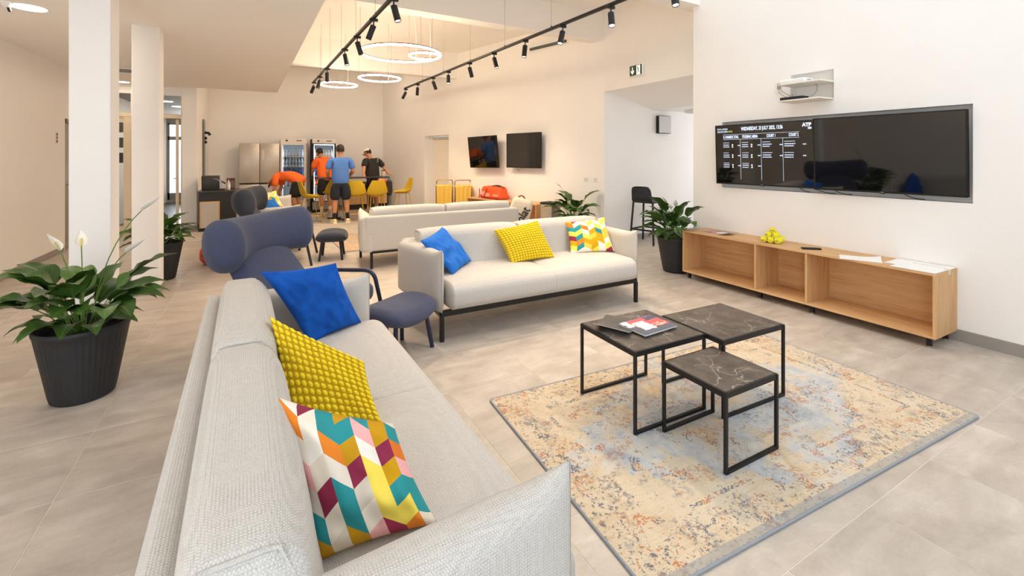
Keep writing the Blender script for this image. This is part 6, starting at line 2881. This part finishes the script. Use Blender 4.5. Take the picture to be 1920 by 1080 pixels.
class Rig:
    def __init__(s):
        s.v, s.e, s.r = [], [], []

    def add(s, p, r, link=None):
        s.v.append(Vector(p))
        s.r.append(r)
        i = len(s.v) - 1
        if link is not None:
            s.e.append((link, i))
        return i

    def chain(s, start, pts):
        for p, r in pts:
            start = s.add(p, r, start)
        return start


M_SKIN = plain('skin_tan', '#b9805c', 0.55, nz=0.04)
M_HAIR = plain('dark_hair', '#2a1f18', 0.7, nz=0.25, scale=80)
M_EYE = plain('eye', '#f0ece6', 0.3)
M_SHOE = plain('white_shoe', '#e6ded2', 0.6)
M_SOLE = plain('shoe_sole', '#f4f0e8', 0.7)


def lerp(a, b, t):
    return Vector(a).lerp(Vector(b), t)


def person(label, loc, deg, P, shirt, shorts, socks, hair=True, cap=None, shoe=M_SHOE, group=None):
    """P: joints in a local frame facing +y, feet at z = 0"""
    t = thing('person', label, 'person', loc, radians(deg), group)
    J = {k: Vector(v) for k, v in P.items()}
    pel, spi, che, nek, hea, top = (J[k] for k in ('pelvis', 'spine', 'chest', 'neck', 'head', 'crown'))
    fwd = J['face']          # direction the face looks
    upd = (top - hea).normalized()
    side = fwd.cross(upd).normalized()
    R = Rig()
    ip = R.add(pel, (0.112, 0.086))
    isp = R.add(spi, (0.112, 0.085), ip)
    ic = R.add(che, (0.140, 0.098), isp)
    inb = R.add(lerp(che, nek, 0.75), (0.066, 0.06), ic)
    inn = R.add(nek, (0.056, 0.058), inb)
    ih0 = R.add(lerp(nek, hea, 0.55) + fwd * 0.01, (0.062, 0.066), inn)
    ih1 = R.add(hea, (0.076, 0.092), ih0)
    ih2 = R.add(lerp(hea, top, 0.55), (0.074, 0.09), ih1)
    ih3 = R.add(lerp(hea, top, 0.9), (0.04, 0.05), ih2)
    for sg, S_ in ((-1, 'l'), (1, 'r')):
        sh, el, wr = J['sh_' + S_], J['el_' + S_], J['wr_' + S_]
        i = R.add(lerp(lerp(che, nek, 0.35), sh, 0.55), 0.052, ic)
        i = R.chain(i, [(sh, 0.050), (lerp(sh, el, 0.5), 0.050), (el, 0.043), (lerp(el, wr, 0.35), 0.045), (wr, 0.029)])
        # hand: palm, four fingers and a thumb from its side
        hd = J.get('hd_' + S_, (wr - el)).normalized()
        pn = J.get('pn_' + S_, Vector((0, 1, 0)))
        ac = hd.cross(pn).normalized()
        pn = ac.cross(hd).normalized()
        palm = R.add(wr + hd * 0.05, (0.030, 0.018), i)
        for k, (o_, L_) in enumerate(((-0.027, 0.062), (-0.009, 0.074), (0.009, 0.070), (0.027, 0.054))):
            a = wr + hd * 0.082 + ac * o_
            R.chain(palm, [(a, 0.0095), (a + hd * L_ * 0.5 + pn * 0.006, 0.0085), (a + hd * L_ * 0.85 + pn * 0.022, 0.007)])
        th = wr + hd * 0.035 + ac * (-0.03 * sg)
        R.chain(palm, [(th, 0.011), (th + hd * 0.03 + ac * (-0.018 * sg) + pn * 0.01, 0.009), (th + hd * 0.052 + ac * (-0.018 * sg) + pn * 0.02, 0.0075)])
        hp, kn, an = J['hp_' + S_], J['kn_' + S_], J['an_' + S_]
        toe = J['toe_' + S_]
        i = R.chain(ip, [(hp, 0.084), (lerp(hp, kn, 0.5), 0.078), (kn, 0.064), (lerp(kn, an, 0.3), 0.068), (lerp(kn, an, 0.75), 0.042), (an, 0.038)])
        fd = (toe - an)
        fd.z = 0
        R.chain(i, [(an + fd * 0.25 - Vector((0, 0, 0.035)), 0.036), (toe - fd * 0.15, 0.03)])
    body = skin('body', R.v, R.e, R.r, M_SKIN, t, 2)
    # face and ears
    for sg in (-1, 1):
        b = MB()
        b.sphere(hea + fwd * 0.082 + side * (0.031 * sg) + upd * 0.008, 0.011, 10, 8)
        b.build('eye', M_EYE, t)
        b = MB()
        b.sphere(hea - fwd * 0.004 + side * (0.079 * sg) - upd * 0.012, 0.03, 10, 8, 0, (0.55, 0.75, 1.05))
        b.build('ear', M_SKIN, t)
    b = MB()
    b.tube([hea + fwd * 0.085 + upd * 0.012, hea + fwd * 0.112 - upd * 0.024, hea + fwd * 0.09 - upd * 0.03], [0.009, 0.016, 0.012], 8)
    b.build('nose', M_SKIN, t)
    b = MB()
    b.tube([hea + fwd * 0.083 - upd * 0.058 - side * 0.024, hea + fwd * 0.092 - upd * 0.056, hea + fwd * 0.083 - upd * 0.058 + side * 0.024], 0.006, 6)
    b.build('mouth', plain('lips', '#9c5a48', 0.5), t)
    # hair
    hr = MB()
    hd = bmesh.new()
    bmesh.ops.create_uvsphere(hd, u_segments=28, v_segments=20, radius=1)
    M = Matrix((side, fwd, upd)).transposed().to_4x4()
    M.translation = hea + upd * 0.03 - fwd * 0.012
    low = -0.62 if cap is None else -0.55
    kill = [v for v in hd.verts if (v.co.z < low + 0.9 * max(0, v.co.y + 0.05) * (1.2 if v.co.y > 0 else 0)) or (v.co.y > 0.35 and v.co.z < 0.45)]
    bmesh.ops.delete(hd, geom=kill, context='VERTS')
    for v in hd.verts:
        n_ = noise.noise(v.co * 6 + Vector((loc[0], 0, 0))) * 0.03
        v.co = Vector((v.co.x * 0.088, v.co.y * 0.106, v.co.z * 0.098 if v.co.z > 0 else v.co.z * 0.125)) * (1 + n_)
    hr.merge(hd, M)
    o = hr.build('hair', M_HAIR, t, smooth=180)
    sol = o.modifiers.new('thick', 'SOLIDIFY')
    sol.thickness = 0.012
    sol.offset = -1
    if cap:
        cb = MB()
        cd = bmesh.new()
        bmesh.ops.create_uvsphere(cd, u_segments=28, v_segments=20, radius=1)
        bmesh.ops.delete(cd, geom=[v for v in cd.verts if v.co.z < 0.05 or (v.co.y < -0.80 and v.co.z < 0.5 and abs(v.co.x) < 0.35)], context='VERTS')
        for v in cd.verts:
            v.co = Vector((v.co.x * 0.094, v.co.y * 0.112, v.co.z * 0.098))
        cb.merge(cd, M)
        cp = cb.build('cap', cap, t, smooth=180)
        sol = cp.modifiers.new('thick', 'SOLIDIFY')
        sol.thickness = 0.006
        bb = MB()
        n = 10
        G = []
        for i in range(n + 1):
            a = -1.0 + 2.0 * i / n
            row = []
            for j in range(4):
                rr_ = 0.0 + 0.075 * j / 3
                x = 0.092 * sin(a * 1.15)
                y = 0.100 * cos(a * 1.05) + rr_ * cos(a * 0.9)
                z = 0.006 - 0.02 * (rr_ / 0.075) - 0.02 * a * a
                row.append(bb.bm.verts.new(M @ Vector((x, y, z))))
            G.append(row)
        for i in range(n):
            for j in range(3):
                bb.bm.faces.new((G[i][j], G[i + 1][j], G[i + 1][j + 1], G[i][j + 1]))
        bm_ = bb.build('peak', cap, cp, smooth=180)
        sol = bm_.modifiers.new('thick', 'SOLIDIFY')
        sol.thickness = 0.004
    # shirt
    Q = Rig()
    hem = lerp(pel, spi, -0.75)
    a = Q.add(hem, (0.215, 0.160))
    c = Q.add(spi, (0.205, 0.150), a)
    d = Q.add(che, (0.225, 0.160), c)
    nb = Q.add(lerp(che, nek, 0.62), (0.125, 0.105), d)
    Q.add(lerp(che, nek, 0.84), (0.067, 0.067), nb)
    for S_ in 'lr':
        sh, el = J['sh_' + S_], J['el_' + S_]
        i = Q.add(lerp(lerp(che, nek, 0.38), sh, 0.6), 0.102, d)
        Q.chain(i, [(sh, 0.084), (lerp(sh, el, 0.45), 0.082), (lerp(sh, el, 0.86), 0.080)])
    st = skin('shirt', Q.v, Q.e, Q.r, shirt, t, 2)
    # shorts
    Q = Rig()
    a = Q.add(lerp(pel, spi, 0.45), (0.175, 0.13))
    c = Q.add(pel, (0.185, 0.145), a)
    for S_ in 'lr':
        hp, kn = J['hp_' + S_], J['kn_' + S_]
        Q.chain(c, [(lerp(hp, kn, 0.08), 0.122), (lerp(hp, kn, 0.5), 0.126), (lerp(hp, kn, 1.02), 0.126)])
    skin('shorts', Q.v, Q.e, Q.r, shorts, t, 2)
    for S_ in 'lr':
        kn, an, toe = J['kn_' + S_], J['an_' + S_], J['toe_' + S_]
        b = MB()
        b.tube([lerp(an, kn, 0.36), lerp(an, kn, 0.2), lerp(an, kn, 0.02)], [0.045, 0.041, 0.040], 14)
        b.build('sock', socks, t)
        fd = Vector((toe.x - an.x, toe.y - an.y, 0)).normalized()
        ang = math.atan2(fd.y, fd.x)
        Rz = Matrix.Rotation(ang, 3, 'Z')
        base = an + fd * 0.055
        zf = J.get('floor', Vector((0, 0, 0))).z

        def fsh(p):
            x, y, z = p
            k = (x + 0.14) / 0.28
            return (x, y * (0.85 + 0.25 * sin(pi * min(1, k * 1.05))), z * (1.05 - 0.5 * k) - 0.0 - 0.014 * k)
        b = MB()
        b.rbox((0.14, 0.044, 0.047), 0.036, 4, 6, fsh, (base.x, base.y, zf + 0.058), Rz)
        s_ = b.build('shoe', shoe, t)
        b = MB()
        b.rbox((0.142, 0.047, 0.012), 0.010, 3, 6, lambda p: (p[0], p[1] * (0.85 + 0.25 * sin(pi * min(1, (p[0] + 0.14) / 0.28 * 1.05))), p[2]), (base.x, base.y, zf + 0.013), Rz)
        b.build('sole', M_SOLE, s_)
    return t


def stand(**kw):
    P = dict(pelvis=(0, 0, 0.945), spine=(0, 0.01, 1.13), chest=(0, 0.0, 1.34), neck=(0, 0.015, 1.515), head=(0, 0.035, 1.655), crown=(0, 0.035, 1.775), face=(0, 1, 0),
             sh_l=(-0.185, 0, 1.43), sh_r=(0.185, 0, 1.43), el_l=(-0.25, -0.02, 1.15), el_r=(0.25, -0.02, 1.15), wr_l=(-0.25, 0.14, 0.95), wr_r=(0.25, 0.14, 0.95),
             hp_l=(-0.095, 0, 0.90), hp_r=(0.095, 0, 0.90), kn_l=(-0.105, 0.02, 0.50), kn_r=(0.105, 0.02, 0.50), an_l=(-0.115, -0.01, 0.085), an_r=(0.115, -0.01, 0.085),
             toe_l=(-0.14, 0.17, 0.03), toe_r=(0.14, 0.17, 0.03))
    P.update(kw)
    return P


M_TBLUE = plain('blue_tee', '#4f7cc4', 0.85, nz=0.06, scale=12)
M_TBLACK = plain('black_tee', '#211f1e', 0.85)
M_TORANGE = plain('orange_tee', '#ee6a24', 0.85, nz=0.06, scale=12)
M_SNAVY = plain('navy_shorts', '#181c2c', 0.85)
M_SBLACK = plain('black_shorts', '#1a1717', 0.85)
M_SOCKB = plain('black_sock', '#1c1a1b', 0.9)
M_SOCKW = plain('white_sock', '#e6dccd', 0.9)
M_CAP = plain('cream_cap', '#e9dfcf', 0.8)
M_SHOEY = plain('yellow_shoe', '#e4cf9c', 0.6)

# man in blue, seen from behind at the near side of the table
person('man in blue t-shirt and navy shorts standing with his back to us', (1.525, 10.93, 0), 0,
       stand(sh_l=(-0.205, 0, 1.435), sh_r=(0.205, 0, 1.435), el_l=(-0.275, 0.02, 1.17), el_r=(0.275, 0.02, 1.17), wr_l=(-0.235, 0.24, 1.05), wr_r=(0.235, 0.24, 1.05), head=(0.0, 0.045, 1.66), crown=(0, 0.05, 1.79),
             an_l=(-0.135, -0.02, 0.085), an_r=(0.155, -0.02, 0.085), kn_l=(-0.115, 0.02, 0.5), kn_r=(0.125, 0.02, 0.5), toe_l=(-0.17, 0.16, 0.03), toe_r=(0.20, 0.16, 0.03)),
       M_TBLUE, M_SNAVY, M_SOCKB, shoe=M_SHOEY)
# man in the cap, hands on the table
mc = person('man in black t-shirt and cream cap leaning his hands on the high table', (2.475, 12.05, 0), 26,
            stand(pelvis=(0, 0, 0.93), spine=(0, 0.03, 1.12), chest=(0, 0.06, 1.32), neck=(0, 0.11, 1.475), head=(-0.03, 0.19, 1.59), crown=(-0.03, 0.23, 1.70), face=(-0.35, 0.80, -0.35),
                  sh_l=(-0.20, 0.05, 1.41), sh_r=(0.20, 0.05, 1.41), el_l=(-0.32, -0.06, 1.20), el_r=(0.33, -0.05, 1.20), wr_l=(-0.44, -0.20, 1.045), wr_r=(0.38, -0.18, 1.045),
                  hd_l=(-0.5, -0.8, -0.12), hd_r=(0.4, -0.8, -0.12), pn_l=(0, 0, -1), pn_r=(0, 0, -1)),
            M_TBLACK, M_SBLACK, M_SOCKW, cap=M_CAP)
b = MB()
for z0, w_ in ((1.47, 0.03), (1.435, 0.045), (1.40, 0.035), (1.365, 0.04)):
    b.tube(rounded([(0.085 - w_ / 2, -0.075, z0), (0.085 + w_ / 2, -0.072, z0 + 0.012), (0.085 + w_ / 3, -0.08, z0 - 0.02)], 0.01, 3), 0.005, 6)
b.build('back_print', plain('tee_print', '#b9b2a8', 0.7), mc)
# man in orange at the open cooler
person('man in orange t-shirt and black shorts looking into the open cooler', (1.395, 12.55, 0), 22,
       stand(pelvis=(0, 0, 0.95), spine=(0.0, 0.05, 1.14), chest=(0.0, 0.13, 1.335), neck=(-0.01, 0.20, 1.49), head=(-0.03, 0.27, 1.60), crown=(-0.05, 0.31, 1.72), face=(-0.2, 0.85, -0.45),
             sh_l=(-0.19, 0.13, 1.42), sh_r=(0.19, 0.13, 1.44), el_l=(-0.22, 0.25, 1.16), el_r=(0.24, 0.30, 1.20), wr_l=(-0.12, 0.45, 1.05), wr_r=(0.14, 0.50, 1.10)),
       M_TORANGE, M_SBLACK, M_SOCKW)
# man in orange bending down to the left
person('man in orange t-shirt bending far down in front of the silver fridge', (0.70, 12.25, 0), 68,
       stand(pelvis=(0, -0.05, 0.93), spine=(0, 0.13, 1.045), chest=(0, 0.34, 1.07), neck=(0, 0.49, 0.985), head=(0, 0.575, 0.89), crown=(0, 0.64, 0.80), face=(0, 0.35, -0.94),
             sh_l=(-0.185, 0.42, 1.02), sh_r=(0.185, 0.42, 1.02), el_l=(-0.20, 0.43, 0.74), el_r=(0.20, 0.43, 0.74), wr_l=(-0.14, 0.52, 0.53), wr_r=(0.14, 0.52, 0.53),
             hp_l=(-0.10, -0.05, 0.885), hp_r=(0.10, -0.05, 0.885), kn_l=(-0.13, 0.03, 0.50), kn_r=(0.13, 0.03, 0.50), an_l=(-0.16, -0.06, 0.085), an_r=(0.16, -0.06, 0.085), toe_l=(-0.18, 0.12, 0.03), toe_r=(0.18, 0.12, 0.03)),
       M_TORANGE, M_SBLACK, M_SOCKW)
